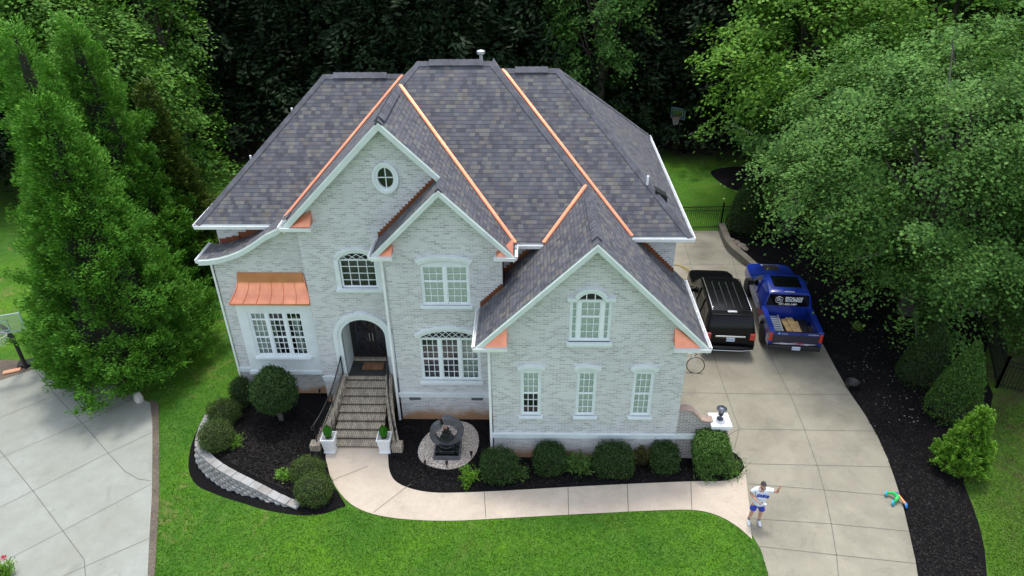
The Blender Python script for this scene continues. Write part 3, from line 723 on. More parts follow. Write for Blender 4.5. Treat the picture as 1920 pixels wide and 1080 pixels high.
roof('roof', [RE, (5.16, 29.5, 6.80), (5.16, 19.89, 6.80)])
roof('roof', [(-3.0, 24.05, 10.96), (-3, 29.5, 6.8), (5.16, 29.5, 6.80), RE])
roof('roof', [(-8.0, 28.4, 6.8), (-3.7, 23.87, 11.25), (-1.2, 23.87, 11.25), (3.0, 28.3, 6.8)])
LE = (-7.11, 24.6, 10.65)
roof('roof', [(-4.30, 24.60, 10.65), (-8.15, 20.75, 6.80), (-10.96, 20.75, 6.80), LE])
roof('roof', [LE, (-10.96, 20.75, 6.80), (-10.96, 28.45, 6.80)]); roof('roof', [LE, (-10.96, 28.45, 6.8), (-2, 28.45, 6.8), (-2, 24.6, 10.65)])
# bump left slope
roof('roof', [(-2.58, 18.64, 8.96), (-4.74, 18.64, 6.80), (-4.74, 19.80, 6.80), (-2.58, 19.80, 8.96)])
# garage gable
roof('roof', [(1.88, 16.81, 8.165), (-1.53, 16.81, 4.755), (-1.53, 18.93, 4.755), (-.80, 18.93, 5.485), (-.80, 19.81, 5.485), (.51, 19.81, 6.80), (.51, 19.42, 6.8), (1.88, 20.79, 8.17)])
roof('roof', [(1.88, 16.81, 8.165), (1.88, 20.79, 8.17), (3.25, 19.42, 6.8), (3.25, 20.28, 6.8), (4.83, 20.28, 5.22), (4.83, 20.7, 5.22), (5.27, 20.7, 4.78), (5.27, 16.81, 4.78)])
# swooping roof of the left wing
b = HB(); uv = []; acc = 0; k = len(SWOOP); ybk = 21.08
tops = []
pv = None
for i, (x, z) in enumerate(SWOOP[:-1] + [(-8.4, 6.83)] if False else SWOOP):
    if pv: acc += math.hypot(x-pv[0], z-pv[1])
    pv = (x, z); yb = ybk if x < -7.9 else 20.7
    tops += [(x, 19.98, z), (x, yb, z)]; uv += [(19.98, acc), (yb, acc)]
nv = len(tops)
b.add(tops, [(2*i, 2*i+2, 2*i+3, 2*i+1) for i in range(k-1)])
bot = [(x, y, z-.12) for x, y, z in tops]
b.add(tops+bot, [(nv+2*i, nv+2*i+1, nv+2*i+3, nv+2*i+2) for i in range(k-1)] + [(2*i, nv+2*i, nv+2*i+2, 2*i+2) for i in range(k-1)] + [(0, 1, nv+1, nv)], 1)
b.build('roof', [M['shingle'], M['trim2']], house, uvs=uv + uv + uv)
# rake boards / fascia
def rake(pts, Y, h=.19, d=.05):
    b = HB()
    for (x0, z0), (x1, z1) in zip(pts[:-1], pts[1:]):
        b.add([(x0, Y-d, z0-.035), (x1, Y-d, z1-.035), (x1, Y-d, z1-.035-h), (x0, Y-d, z0-.035-h), (x0, Y+.003, z0-.035), (x1, Y+.003, z1-.035), (x1, Y+.003, z1-.035-h), (x0, Y+.003, z0-.035-h)],
              [(0, 1, 2, 3), (0, 4, 5, 1), (3, 2, 6, 7), (4, 7, 6, 5)])
    return b.build('rake_board', M['trim2'], house)
rake([(-7.60, 7.35), (-4.285, 10.665), (-2.58, 8.96)], 19.50, .22)
rake([(-4.74, 6.80), (-2.58, 8.96), (-.42, 6.80)], 18.64); rake([(-1.53, 4.755), (1.88, 8.165), (5.27, 4.78)], 16.81)
rake([(x, z) for x, z in SWOOP], 19.98, .17)
def soffit(pts, y0, y1):
    b = HB()
    for (x0, z0), (x1, z1) in zip(pts[:-1], pts[1:]): b.add([(x0, y0, z0), (x1, y0, z1), (x1, y1, z1), (x0, y1, z0)], [(0, 1, 2, 3)])
    b.build('frieze', M['trim2'], house)
def frieze(pts, Y, h=.15):
    b = HB()
    for (x0, z0), (x1, z1) in zip(pts[:-1], pts[1:]):
        b.add([(x0, Y-.02, z0-.14), (x1, Y-.02, z1-.14), (x1, Y-.02, z1-.14-h), (x0, Y-.02, z0-.14-h), (x0, Y-.001, z0-.14-h), (x1, Y-.001, z1-.14-h)], [(0, 1, 2, 3), (3, 2, 5, 4)])
    b.build('frieze', M['trim2'], house)
frieze([(-7.25, 7.70), (-4.285, 10.665), (-2.6, 8.98)], YE, .10); frieze([(-4.4, 7.14), (-2.58, 8.96), (-.8, 7.18)], YB, .08); frieze([(-1.08, 5.205), (1.88, 8.165), (4.77, 5.28)], YG, .08)
# gutters ------------------------------------------------------------
def gutter(p, q, out):        # eave line p-q, out = unit vector away from the house
    b = HB(); p = Vector(p); q = Vector(q); o = Vector(out); d = (q-p).normalized()
    def strip(o0, z0, o1, z1):
        c = [p+o*o0+_z*z0, q+o*o0+_z*z0, q+o*o1+_z*z1, p+o*o1+_z*z1]; b.add(c, [(0, 1, 2, 3)])
    strip(.00, .0, .00, -.14); strip(.00, -.12, .075, -.12); strip(.075, -.12, .095, .0); strip(.095, .0, .07, .0); strip(.07, 0, .065, -.11)
    for e, s in ((p, 1), (q, -1)): b.add([e, e+o*.095, e+o*.075-_z*.12, e-_z*.14], [(0, 1, 2, 3)])
    k = int((q-p).length/.8)
    for i in range(1, k): m_ = p+(q-p)*i/k; b.cbox(m_+o*.05-_z*.01, (.02+abs(o.x)*.09, .02+abs(o.y)*.09, .012))
    b.build('gutter', M['white'], house)
gutter((-11.0, 20.72, 6.78), (-8.3, 20.72, 6.78), (0, -1, 0)); gutter((-10.98, 20.72, 6.78), (-10.98, 28.4, 6.78), (-1, 0, 0))
gutter((3.25, 19.87, 6.78), (5.22, 19.87, 6.78), (0, -1, 0)); gutter((5.18, 19.85, 6.78), (5.18, 29.5, 6.78), (1, 0, 0))
gutter((-.40, 19.40, 6.78), (.47, 19.40, 6.78), (0, -1, 0)); gutter((-.40, 18.60, 6.78), (-.40, 19.40, 6.78), (1, 0, 0))
gutter((-4.76, 18.60, 6.78), (-4.76, 19.8, 6.78), (-1, 0, 0)); gutter((-4.76, 18.60, 6.78), (-4.1, 18.60, 6.78), (0, -1, 0)); gutter((-1.03, 18.60, 6.78), (-.38, 18.60, 6.78), (0, -1, 0))
gutter((-1.56, 16.78, 4.75), (-1.56, 18.9, 4.75), (-1, 0, 0)); gutter((-1.6, 16.78, 4.75), (-.60, 16.78, 4.75), (0, -1, 0))
gutter((5.30, 16.78, 4.76), (5.30, 20.7, 4.76), (1, 0, 0)); gutter((4.28, 16.78, 4.76), (5.34, 16.78, 4.76), (0, -1, 0))
gutter((-10.83, 19.98, 5.88), (-10.83, 21.2, 5.88), (-1, 0, 0)); gutter((-7.68, 19.47, 7.33), (-6.72, 19.47, 7.33), (0, -1, 0)); gutter((-7.68, 19.47, 7.33), (-7.68, 19.97, 7.33), (-1, 0, 0))
# cornice returns with copper tops
def ret(x0, x1, Yf, Yw, z, rise, inner):
    """x0 outer end, x1 inner end"""
    b = HB(); a, c = min(x0, x1), max(x0, x1)
    b.box((a, Yf+.0, z-.16), (c, Yw-.002, z-.02)); rt = b.build('cornice_return', M['trim'], house)
    b = HB(); top = z-.01
    xo = x0+(x1-x0)*.10
    vs = [(xo, Yf-.01, top), (x1, Yf-.01, top), (x1, Yw-.003, top+rise), (xo, Yw-.003, top+.01), (x1, Yw-.003, top), (xo, Yw-.003, top)]
    b.add(vs, [(0, 1, 2), (0, 2, 3), (1, 4, 2)])
    m = (x0+x1)/2; b.beam((m, Yf-.01, top+.012), (m, Yw-.01, top+rise*.5+.012), .016, .016)
    b.build('copper_return_cap', M['copper'], house)
ret(-1.50, -.62, 16.79, YG, 4.76, .50, 1); ret(5.22, 4.30, 16.79, YG, 4.77, .50, 1)
ret(-4.70, -4.12, 18.61, YB, 6.79, .45, 1); ret(-1.02, -.45, 18.61, YB, 6.79, .45, 1); ret(-7.58, -6.74, 19.47, YE, 7.34, .42, 1)
# copper valleys
def valley(p, q, na, nb, w_=.095):
    p = Vector(p); q = Vector(q); d = (q-p).normalized(); b = HB()
    na = Vector(na).normalized(); nb = Vector(nb).normalized()
    ea = na.cross(d); eb = d.cross(nb)
    if ea.z < 0: ea = -ea
    if eb.z < 0: eb = -eb
    vs = []
    for e in (p, q): vs += [e+ea*w_+na*.02, e+ea*w_*.45+na*.035, e+_z*.045, e+eb*w_*.45+nb*.035, e+eb*w_+nb*.02]
    b.add(vs, [(i, i+1, i+6, i+5) for i in range(4)]); b.build('copper_valley', M['copper'], house, smooth=True)
nC = (0, -1, 1); nR_ = (1, 0, 1); nL_ = (-1, 0, 1)
valley((-8.15, 20.75, 6.8), (-4.33, 24.57, 10.62), nL_, nC); valley(footC, (-4.27, 23.27, 10.65), nR_, nC)
valley((3.25, 19.89, 6.8), (-.90, 24.04, 10.95), nR_, nC); valley((.51, 19.42, 6.8), (1.86, 20.77, 8.15), nL_, nC)
# ridge and hip caps
def cap(p, q, na, nb, w_=.15, lift=.018, vent=0):
    p = Vector(p); q = Vector(q); d = (q-p).normalized(); b = HB(); na = Vector(na).normalized(); nb = Vector(nb).normalized()
    ea = na.cross(d); eb = d.cross(nb)
    if ea.z > 0: ea = -ea
    if eb.z > 0: eb = -eb
    n = max(2, int((q-p).length/.2))
    for i in range(n):
        t0, t1 = i/n, (i+1)/n
        a = p+(q-p)*t0; c = p+(q-p)*t1; l0 = lift+vent+.012; l1 = lift+vent
        up = (na+nb).normalized()
        vs = []
        for e, l in ((a, l0), (c, l1)): vs += [e+ea*w_+na*l*.8, e+up*(l+.015), e+eb*w_+nb*l*.8, e+ea*w_-na*.01, e+eb*w_-nb*.01]
        b.add(vs, [(0, 1, 6, 5), (1, 2, 7, 6), (3, 0, 5, 8), (2, 4, 9, 7), (0, 3, 1), (1, 4, 2), (1, 3, 4)])
    o = b.build('ridge_vent' if vent else 'ridge_cap', [M['ridge']], house)
nB = (0, 1, 1)
cap(apM, endM, nL_, nR_); cap((-4.285, 19.7, 10.68), (-4.285, 22.6, 10.68), nL_, nR_, .17, vent=.05); cap(r0, endM, nL_, nC); cap(r0, r1, nB, nC); cap((-3.3, 23.87, 11.26), (-1.5, 23.87, 11.26), nB, nC, .16, vent=.05)
cap(r1, (1.88, 20.79, 8.17), nR_, nC); cap((-.91, 24.05, 10.96), RE, nB, nC); cap((-.45, 24.05, 10.97), (.65, 24.05, 10.97), nB, nC, .16, vent=.05)
cap(RE, (5.16, 19.89, 6.8), nR_, nC); cap(RE, (5.16, 29.5, 6.8), nR_, nB); cap((-4.33, 24.6, 10.65), LE, nB, nC); cap((-6.75, 24.6, 10.66), (-4.9, 24.6, 10.66), nB, nC, .16, vent=.05)
cap(LE, (-10.96, 20.75, 6.8), nL_, nC); cap((-2.58, 18.64, 8.96), (-2.58, 19.5, 8.96), nL_, nR_); cap((1.88, 16.81, 8.165), (1.88, 20.79, 8.17), nL_, nR_); cap((1.88, 17.1, 8.18), (1.88, 20.2, 8.18), nL_, nR_, .15, vent=.05)
# stepped copper flashing where roofs meet brick
def steps(pts, n, h=.17):
    for (a, c) in zip(pts[:-1], pts[1:]):
        a = Vector(a); c = Vector(c); b = HB(); d = c-a
        for i in range(n):
            p = a+d*(i/n); q = a+d*((i+1)/n); hi = max(p.z, q.z)+h
            if abs(d.x) > .01:
                x0, x1 = sorted((p.x, q.x)); x0 -= .02; x1 += .02; y = a.y-.012-.004*(i % 2)
                b.add([(x0, y, min(p.z, q.z)-.02), (x1, y, min(p.z, q.z)-.02), (x1, y, hi), (x0, y, hi), (x0, a.y, hi), (x1, a.y, hi)], [(0, 1, 2, 3), (3, 2, 5, 4)])
        b.build('step_flashing', M['copperdark'], house)
steps([(-4.72, YE, 6.82), (-2.62, YE, 8.92)], 22, .09)
steps([(-1.5, YB, 4.79), (XB1, YB, 5.50)], 10, .12)
steps([(-.78, YE, 5.51), (.46, YE, 6.74)], 12, .10)
steps([(4.78, 20.3, 5.28), (3.3, 20.3, 6.75)], 18, .10)
sf = [(x, YL2, z) for x, z in SWOOP if -10.5 < x < -8.3]
steps([sf[0], sf[2], sf[4], sf[5], (-8.3, YL2, 6.85)], 3, .13)
b = HB(); b.add([(XB1+.012, YB, 5.45), (XB1+.012, YE, 5.45), (XB1+.012, YE, 6.65), (XB1+.012, YB, 6.65)], [(0, 1, 2, 3)]); b.build('side_flashing', M['copperdark'], house)
# roof pipes and vents
def pipe(x, y, z, h=.35, r=.05, capd=False):
    b = HB(); b.tube([(x, y, z-.1), (x, y, z+h)], r, 10)
    if capd: b.lathe([(.10, h-.02), (.14, h+.02), (.14, h+.10), (.02, h+.14)], (x, y, z), 12)
    b.build('vent_pipe', M['white'] if not capd else M['tin'], house)
pipe(-1.6, 24.3, 10.8, .62, .06, True)
p = atZ(1214, 343, 8.2); 
def onR(px, py):
    z = 8.0
    for _ in range(30): q = atZ(px, py, z); z = .5*z+.5*(11.96-q.x)
    return q
q = onR(1214, 341); pipe(q.x, q.y, q.z, .2, .04)
q = onR(1238, 366); b = HB(); b.prism([(q.x-.2, q.y-.2, q.z+.25), (q.x+.2, q.y-.2, q.z+.02), (q.x+.2, q.y-.2, q.z-.2), (q.x-.2, q.y-.2, q.z+.1)], (0, .4, 0)); b.build('roof_vent', M['black'], house)
for (x, y) in ((-10.1, 24.2), (-8.9, 26.0)): pipe(x, y, x+17.76, .22, .04)

# ------------------------------------------------------------------ front steps (part of the house)
b = HB(); NS = 9; YT = 20.0
def stepx(t): # t 0 top .. 1 bottom : left and right inner edges
    return -6.44 - .12*t - .03*math.sin(t*3.1), -5.02 + .10*t + .04*math.sin(t*3.1)
for i in range(NS):
    t0 = i/NS; zt = 1.24*(1-i/NS); y1 = YT-2.5*(i/NS)+ (.0); y0 = YT-2.5*((i+1)/NS)
    a, c = stepx((i+1)/NS)
    yb_ = YE if i == 0 else y1; yf = y1-.30 if i == 0 else y0-.03
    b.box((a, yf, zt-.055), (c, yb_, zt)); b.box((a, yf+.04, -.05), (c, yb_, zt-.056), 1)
b.build('front_steps', [M['stepbrick'], brick('shaded_riser_brick', (.07, .06, .055), (.14, .12, .10), (.09, .08, .07), False, True)], house)  # riser brick coloured darker to paint the shadow lines under the treads
def cheek(side):
    b = HB(); L = []; n = 14
    for i in range(n+1):
        t = i/n; y = YE-.12-2.25*t; a, c = stepx(t); fl = .42*t**2.2
        x = (a-.10-fl) if side < 0 else (c+.10+fl); L.append((x, y, 1.42*(1-t)+.28*t + .0))
    vs = []
    for i, (x, y, z) in enumerate(L):
        j0, j1 = L[max(0, i-1)], L[min(n, i+1)]; d = Vector((j1[0]-j0[0], j1[1]-j0[1])).normalized(); s = Vector((-d.y, d.x))*.11
        vs += [(x-s.x, y-s.y, -.1), (x-s.x, y-s.y, z), (x+s.x, y+s.y, z), (x+s.x, y+s.y, -.1)]
    b.add(vs, [f for i in range(n) for f in ((4*i, 4*i+1, 4*i+5, 4*i+4), (4*i+1, 4*i+2, 4*i+6, 4*i+5), (4*i+2, 4*i+3, 4*i+7, 4*i+6))] + [(4*n, 4*n+1, 4*n+2, 4*n+3), (0, 3, 2, 1)])
    x, y, z = L[-1]; b.cbox((x+side*.04, y-.05, z/2), (.34, .3, z+.06))
    o = b.build('step_wall', M['stepbrick'], house)
    r = HB(); top = [(x, y, z+.78-.1*math.sin(i/n*3)) for i, (x, y, z) in enumerate(L)]
    r.tube(top, .022, 6); r.tube([(x, y, z+.12) for x, y, z in L], .012, 5)
    for i in range(0, n+1):
        r.tube([L[i], top[i]], .022 if i in (0, 7, n) else .009, 5)
        if i < n: m0 = (Vector(L[i])+Vector(L[i+1]))/2; m1 = (Vector(top[i])+Vector(top[i+1]))/2; r.tube([m0, m1], .009, 4)
    x, y, z = top[-1]; r.tube([(x, y, z), (x+side*.06, y-.08, z-.02), (x+side*.06, y-.12, z-.10), (x, y-.08, z-.12)], .018, 5)
    r.build('stair_railing', M['black'], house)
cheek(-1); cheek(1)

# doormat, planters -------------------------------------------------
mat_t = MB(); mat_t.cbox((0, 0, .012), (.78, .42, .024)); o = mat_t.build('doormat', flat('coir_mat', (.24, .12, .06), .95, var=.4, vs=12)); o.location = (-5.62, 20.38, 1.241)
tag(o, 'brown coir doormat with dark border in front of the black double doors', 'doormat')
b = MB(); b.box((-.42, -.23, 0), (.42, .23, .012)); b.build('mat_border', M['black'], o)

# ================================================================== VEGETATION
def quads_mesh(name, V4, mat, extra=None):
    """V4: (n,4,3) leaf quads; extra = (verts, faces) core appended"""
    n = len(V4); v = V4.reshape(-1, 3); nf = n
    me = bpy.data.meshes.new(name)
    ev, ef = extra if extra else ([], [])
    me.vertices.add(len(v)+len(ev))
    allv = np.concatenate([v, np.array(ev, float).reshape(-1, 3)]) if len(ev) else v
    me.vertices.foreach_set('co', allv.astype(np.float32).ravel())
    loops = list(range(n*4)); starts = list(range(0, n*4, 4)); tot = [4]*n
    base = n*4
    for f in ef: starts.append(len(loops)); tot.append(len(f)); loops += [base+i for i in f]
    me.loops.add(len(loops)); me.loops.foreach_set('vertex_index', loops)
    me.polygons.add(len(starts)); me.polygons.foreach_set('loop_start', starts); me.polygons.foreach_set('loop_total', tot)
    me.materials.append(mat)
    if ef: me.materials.append(M['shaded_twigs']); me.polygons.foreach_set('material_index', [0]*n+[1]*len(ef))
    me.update(calc_edges=True); return me
def unit(a): return a/np.maximum(np.linalg.norm(a, axis=-1, keepdims=True), 1e-9)
def leaf_quads(P, D, Nn, L, Wd):
    """P centres, D leaf axis, Nn approx normal; diamond leaves"""
    D = unit(D); Sd = unit(np.cross(D, Nn)); L = np.asarray(L).reshape(-1, 1); Wd = np.asarray(Wd).reshape(-1, 1)
    return np.stack([P-D*L*.5, P+Sd*Wd*.5-D*L*.05, P+D*L*.5, P-Sd*Wd*.5-D*L*.05], 1)
def lobes(rng, k=9):
    d = unit(rng.normal(size=(k, 3))); a = rng.uniform(-.38, .42, k); return d, a
def lobefn(dirs, lb):
    d, a = lb; return 1 + (np.exp(-((1-dirs @ d.T)*5))*a).sum(1)
def broad_crown(seed, rx, rz, z0, nclump, per, leaf=.16, clump=.75, flatk=.45, inner=.45, low=0):
    rng = np.random.default_rng(seed); lb = lobes(rng, 14)
    nb = max(24, nclump//9); bd = unit(rng.normal(size=(nb*2, 3))); bd = bd[np.argsort(-bd[:, 2]+rng.normal(size=nb*2)*(.5 if not low else 3))][:int(nb*(1.6 if not low else 2))]; nb = len(bd)
    bl = lobefn(bd, lb)*rng.uniform(.72, 1.12, nb); bi = rng.integers(0, nb, nclump); tt = rng.uniform(inner, 1, nclump)**.7
    d = unit(bd[bi]+rng.normal(size=(nclump, 3))*.13*tt[:, None]); r = tt*bl[bi]
    C = d*r[:, None]*np.array([rx, rx, rz]); C[:, 2] += z0+rz
    cs = clump*rng.uniform(.5, 1.3, nclump)
    idx = np.repeat(np.arange(nclump), per)
    off = rng.normal(size=(len(idx), 3))*np.array([.42, .42, .42*flatk])
    rr = np.linalg.norm(off[:, :2], axis=1); off[:, 2] -= rr**2*.35
    # tilt clumps outward
    od = d[idx]; off[:, 2] += -(off[:, 0]*od[:, 0]+off[:, 1]*od[:, 1])*.45
    P = C[idx]+off*cs[idx, None]
    Nn = unit(rng.normal(size=P.shape)*.30+np.array([0, 0, 1])+od*.4+(rng.normal(size=C.shape)*.38)[idx])
    D = rng.normal(size=P.shape); D -= Nn*(D*Nn).sum(1, keepdims=True)
    L = leaf*rng.uniform(.6, 1.3, len(P))
    return leaf_quads(P, D, Nn, L, L*.75), C, d
def limbs(C, z0, base_r, h, seed, n=26):
    rng = random.Random(seed); b = MB()
    b.tube([(0, 0, -.3), (.05, .03, h*.25), (.0, -.05, h*.5), (.1, .05, h*.75)], [base_r*1.25, base_r, base_r*.75, base_r*.3], 9)
    idx = rng.sample(range(len(C)), min(n, len(C)))
    for i in idx:
        e = Vector(C[i]); t = rng.uniform(.25, .65); s = Vector((.02, 0, max(h*t*.9, z0*.6)))
        if e.z < s.z+.3: s.z = max(.8, e.z-.8)
        m = s.lerp(e, .5)+Vector((0, 0, rng.uniform(.1, .5)))
        b.tube([s, m, e], [base_r*.38, base_r*.2, base_r*.05], 5)
    return b
def tree(name, label, x, y, crown_mesh, trunk_mesh, z=None, rz=0, sc=1, group=None, cat='tree'):
    t = thing(name, label, cat, (x, y, hz(x) if z is None else z), rz, group); t.scale = (sc, sc, sc) if not isinstance(sc, tuple) else sc
    for nm, me in (('trunk', trunk_mesh), ('crown', crown_mesh)): o = bpy.data.objects.new(nm, me); link(o, t)
    return t
def mesh_of(b, name, mat):
    o = b.build(name, mat, None, smooth=True); me = o.data; bpy.data.objects.remove(o); return me
# --- conifers
def conifer_crown(seed, h, prof, n, leaf=(.20, .06), up=.8, per=26, spread=.34, zb=.2, thick=.42, droop=0):
    """prof(t)->radius, t 0 bottom..1 top; sprays sweep outward and upward"""
    rng = np.random.default_rng(seed); t = np.sort(rng.uniform(0, 1, n*3)); R = prof(t)
    keep = rng.uniform(0, 1, len(t)) < (R+.12)/(R.max()+.12); t = t[keep][:n*3]; t = rng.choice(t, min(n, len(t)), replace=False); R = prof(t)
    a = rng.uniform(0, 2*np.pi, len(t)); lob = 1+.10*np.sin(a*3+t*9+seed)+.08*np.sin(a*7-t*23)
    rr = R*lob*(1+.09*np.sin(a*11+t*47+seed))*(1-thick*rng.uniform(0, 1, len(t))**2)+rng.normal(size=len(t))*.05
    O = np.stack([np.cos(a), np.sin(a), np.zeros_like(a)], 1)
    C = O*rr[:, None]; C[:, 2] = zb+t*(h-zb)
    nn = np.array([mnoise.noise(Vector((float(p[0])*.85+seed, float(p[1])*.85, float(p[2])*1.15))) for p in C])
    fac = 1+np.clip(nn*.55, -.30, .22); C[:, :2] *= fac[:, None]
    Dm = unit(O+np.array([0, 0, up])+rng.normal(size=O.shape)*.22)
    idx = np.repeat(np.arange(len(t)), per)
    s = rng.uniform(0, 1, len(idx)); side = rng.normal(size=len(idx))
    T = unit(np.cross(Dm, np.array([0, 0, 1.]) + 1e-3))[idx]; B = np.cross(T, Dm[idx])
    sz = spread*rng.uniform(.7, 1.3, len(t))[idx]
    P = C[idx]+Dm[idx]*(s*sz)[:, None]+T*(side*sz*.34*(1.15-s))[:, None]+B*(rng.normal(size=len(idx))*sz*.16)[:, None]
    P[:, 2] -= droop*s*s*sz
    D = unit(Dm[idx]+T*(side*.6)[:, None]+rng.normal(size=P.shape)*.25)
    SN = unit(O*.55+np.array([0, 0, .8])+rng.normal(size=O.shape)*.55)
    Nn = unit(SN[idx]+rng.normal(size=P.shape)*.22)
    L = leaf[0]*rng.uniform(.6, 1.3, len(P))
    return leaf_quads(P, D, Nn, L, leaf[1]*rng.uniform(.8, 1.3, len(P)))
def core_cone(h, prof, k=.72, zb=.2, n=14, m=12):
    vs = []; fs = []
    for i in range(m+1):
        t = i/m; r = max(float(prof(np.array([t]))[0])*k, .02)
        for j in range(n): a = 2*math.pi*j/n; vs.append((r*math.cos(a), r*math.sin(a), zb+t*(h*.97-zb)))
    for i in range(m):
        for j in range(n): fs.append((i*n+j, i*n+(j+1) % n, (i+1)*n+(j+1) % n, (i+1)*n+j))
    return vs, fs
def straight_trunk(h, r, mat='bark'):
    b = MB(); b.tube([(0, 0, -.4), (.03, 0, h*.3), (0, .03, h*.65), (0, 0, h*.97)], [r*1.2, r*.9, r*.5, r*.1], 8); return mesh_of(b, 'trunk', M[mat])
def pcyp(rb, pw=.9):
    return lambda t: rb*np.clip((.86+.5*t)*(t < .12)+(t >= .12)*(1-((t-.12)/.88))**pw*.97+.03, .02, 2)
def add_conifer(name, label, x, y, h, rb, n, seed, mat, group=None, pw=1.05, **kw):
    pf = pcyp(rb, pw); q = conifer_crown(seed, h, pf, n, **kw)
    me = quads_mesh('crown', q, M[mat], core_cone(h, pf, .60)); return tree(name, label, x, y, me, straight_trunk(h, .16 if rb > 1 else .06), group=group)
gcy = 'tall bright conifers beside the left lawn'
add_conifer('cypress_tree', 'broad bright green conifer overhanging the corner of the grey driveway, widest of the row', -16.0, 22.6, 10.9, 2.75, 1900, 11, 'lcyp', gcy, spread=.62, leaf=(.135, .05), per=80, thick=.3)
add_conifer('cypress_tree', 'tall feathery conifer just behind the widest bright one', -17.9, 25.2, 12.8, 2.1, 1200, 12, 'lcyp', gcy, spread=.62, leaf=(.14, .05), per=70, thick=.3)
add_conifer('cypress_tree', 'slender bright conifer whose sloping side faces the left roof corner', -17.6, 28.0, 12.4, 2.5, 1500, 13, 'lcyp', gcy, spread=.62, leaf=(.14, .05), per=70, thick=.3)
add_conifer('cypress_tree', 'leftmost conifer of the row with ragged tips', -19.8, 27.0, 12.2, 1.2, 700, 14, 'lcyp', gcy, spread=.7, leaf=(.15, .055), per=60)
add_conifer('cedar_tree', 'shorter dark olive conifer squeezed between the bright conifers and the house lawn', -16.2, 29.6, 9.4, 1.5, 1400, 15, 'lolive', None, spread=.5, leaf=(.2, .07), per=24)
add_conifer('cypress_tree', 'small dark green conifer low behind the olive conifer', -15.9, 26.3, 4.6, .9, 500, 16, 'lcyp', gcy, spread=.4, leaf=(.18, .07), per=24)
# --- broadleaf trees
def add_broad(name, label, x, y, seed, rx, rz, z0, nclump, per, mat, leaf=.16, clump=.75, tr=.22, bark='bark', group=None, nl=30, **kw):
    q, C, d = broad_crown(seed, rx, rz, z0, nclump, per, leaf, clump, **kw)
    me = quads_mesh('crown', q, M[mat]); b = limbs(C, z0, tr, z0+2*rz, seed, nl); return tree(name, label, x, y, me, mesh_of(b, 'trunk', M[bark]), group=group)
add_broad('maple_tree', 'huge dense maple spreading over the black mulch and the blue truck', 16.4, 26.0, 21, 6.1, 5.9, .9, 1150, 170, 'lmaple', .125, .90, .3, 'barkgrey', nl=60, low=1)
add_broad('maple_tree', 'maple at the right edge of the frame above the dark iron fence', 22.6, 25.5, 22, 5.0, 5.8, 2.2, 650, 80, 'lmaple', .17, .95, .25, 'barkgrey', nl=40, low=1)
add_broad('maple_tree', 'maple with its single grey trunk rising from the mulch by the curved curb', 13.6, 33.5, 23, 3.2, 2.8, 2.6, 230, 80, 'lmaple', .17, .8, .24, 'barkgrey', nl=24)
add_broad('maple_tree', 'unseen maple added beyond the right frame edge to shade the lawn', 25.5, 18.5, 30, 4.6, 5.2, 2.6, 420, 75, 'lmaple', .18, .95, .22, 'barkgrey')  # stands out of frame, added to darken the right lawn
add_broad('oak_tree', 'yellow green tree leaning over the shaded back lawn', 15.2, 38.8, 24, 5.2, 5.4, 3.0, 620, 75, 'lyellow', .21, 1.0, .25, nl=30)
add_broad('oak_tree', 'leafy green tree at the top right behind the maple', 22.5, 40, 25, 5.6, 6.0, 3.0, 420, 70, 'lmid', .24, 1.2, .25)
add_broad('oak_tree', 'tall broadleaf tree at the top left, its crown cut by the frame', -21.4, 35.5, 26, 3.1, 5.8, 1.0, 480, 75, 'lmid', .21, 1.0, .25)
add_broad('oak_tree', 'bushy broadleaf tree right behind the leftmost conifers', -26.0, 40, 27, 3.6, 6.5, 1.5, 440, 75, 'lmid', .21, 1.1, .25)
add_broad('oak_tree', 'smaller broadleaf tree nearest the roof on the left back lawn', -21.2, 41.5, 28, 2.7, 6.2, 1.2, 330, 75, 'lmid', .2, .9, .2)
add_broad('oak_tree', 'leafy green tree standing out against the dark woods above the right ridge', 4.6, 45.5, 29, 3.2, 6.5, 3.2, 330, 75, 'lmaple', .2, .95, .22)
# --- dark woods behind: copies of a few shapes
def woods_crown(seed, h, rb, n):
    pf = lambda t: rb*np.clip((1-t)**.8+.05, .02, 2)
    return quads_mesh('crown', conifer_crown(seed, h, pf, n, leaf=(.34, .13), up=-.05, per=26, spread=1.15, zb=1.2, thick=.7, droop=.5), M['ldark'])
wt = straight_trunk(16, .2)
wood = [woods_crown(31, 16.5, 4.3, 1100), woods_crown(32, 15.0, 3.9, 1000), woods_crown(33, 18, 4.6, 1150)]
rng = random.Random(8); gw_ = 'dark conifers of the woods behind the back lawn'
lab = 'dark conifer in the shaded woods behind the back lawn'
k = 0
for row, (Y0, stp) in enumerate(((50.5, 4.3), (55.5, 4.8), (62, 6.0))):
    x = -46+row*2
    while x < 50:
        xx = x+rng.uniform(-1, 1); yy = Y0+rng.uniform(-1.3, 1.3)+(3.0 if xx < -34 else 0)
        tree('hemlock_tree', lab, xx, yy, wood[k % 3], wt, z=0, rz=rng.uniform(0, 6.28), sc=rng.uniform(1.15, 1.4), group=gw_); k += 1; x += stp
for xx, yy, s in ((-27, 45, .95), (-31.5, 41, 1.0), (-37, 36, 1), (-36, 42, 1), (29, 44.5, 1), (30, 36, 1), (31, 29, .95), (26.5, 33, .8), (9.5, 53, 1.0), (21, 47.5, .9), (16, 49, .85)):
    tree('hemlock_tree', lab, xx, yy, wood[k % 3], wt, z=0, rz=rng.uniform(0, 6.28), sc=s, group=gw_); k += 1

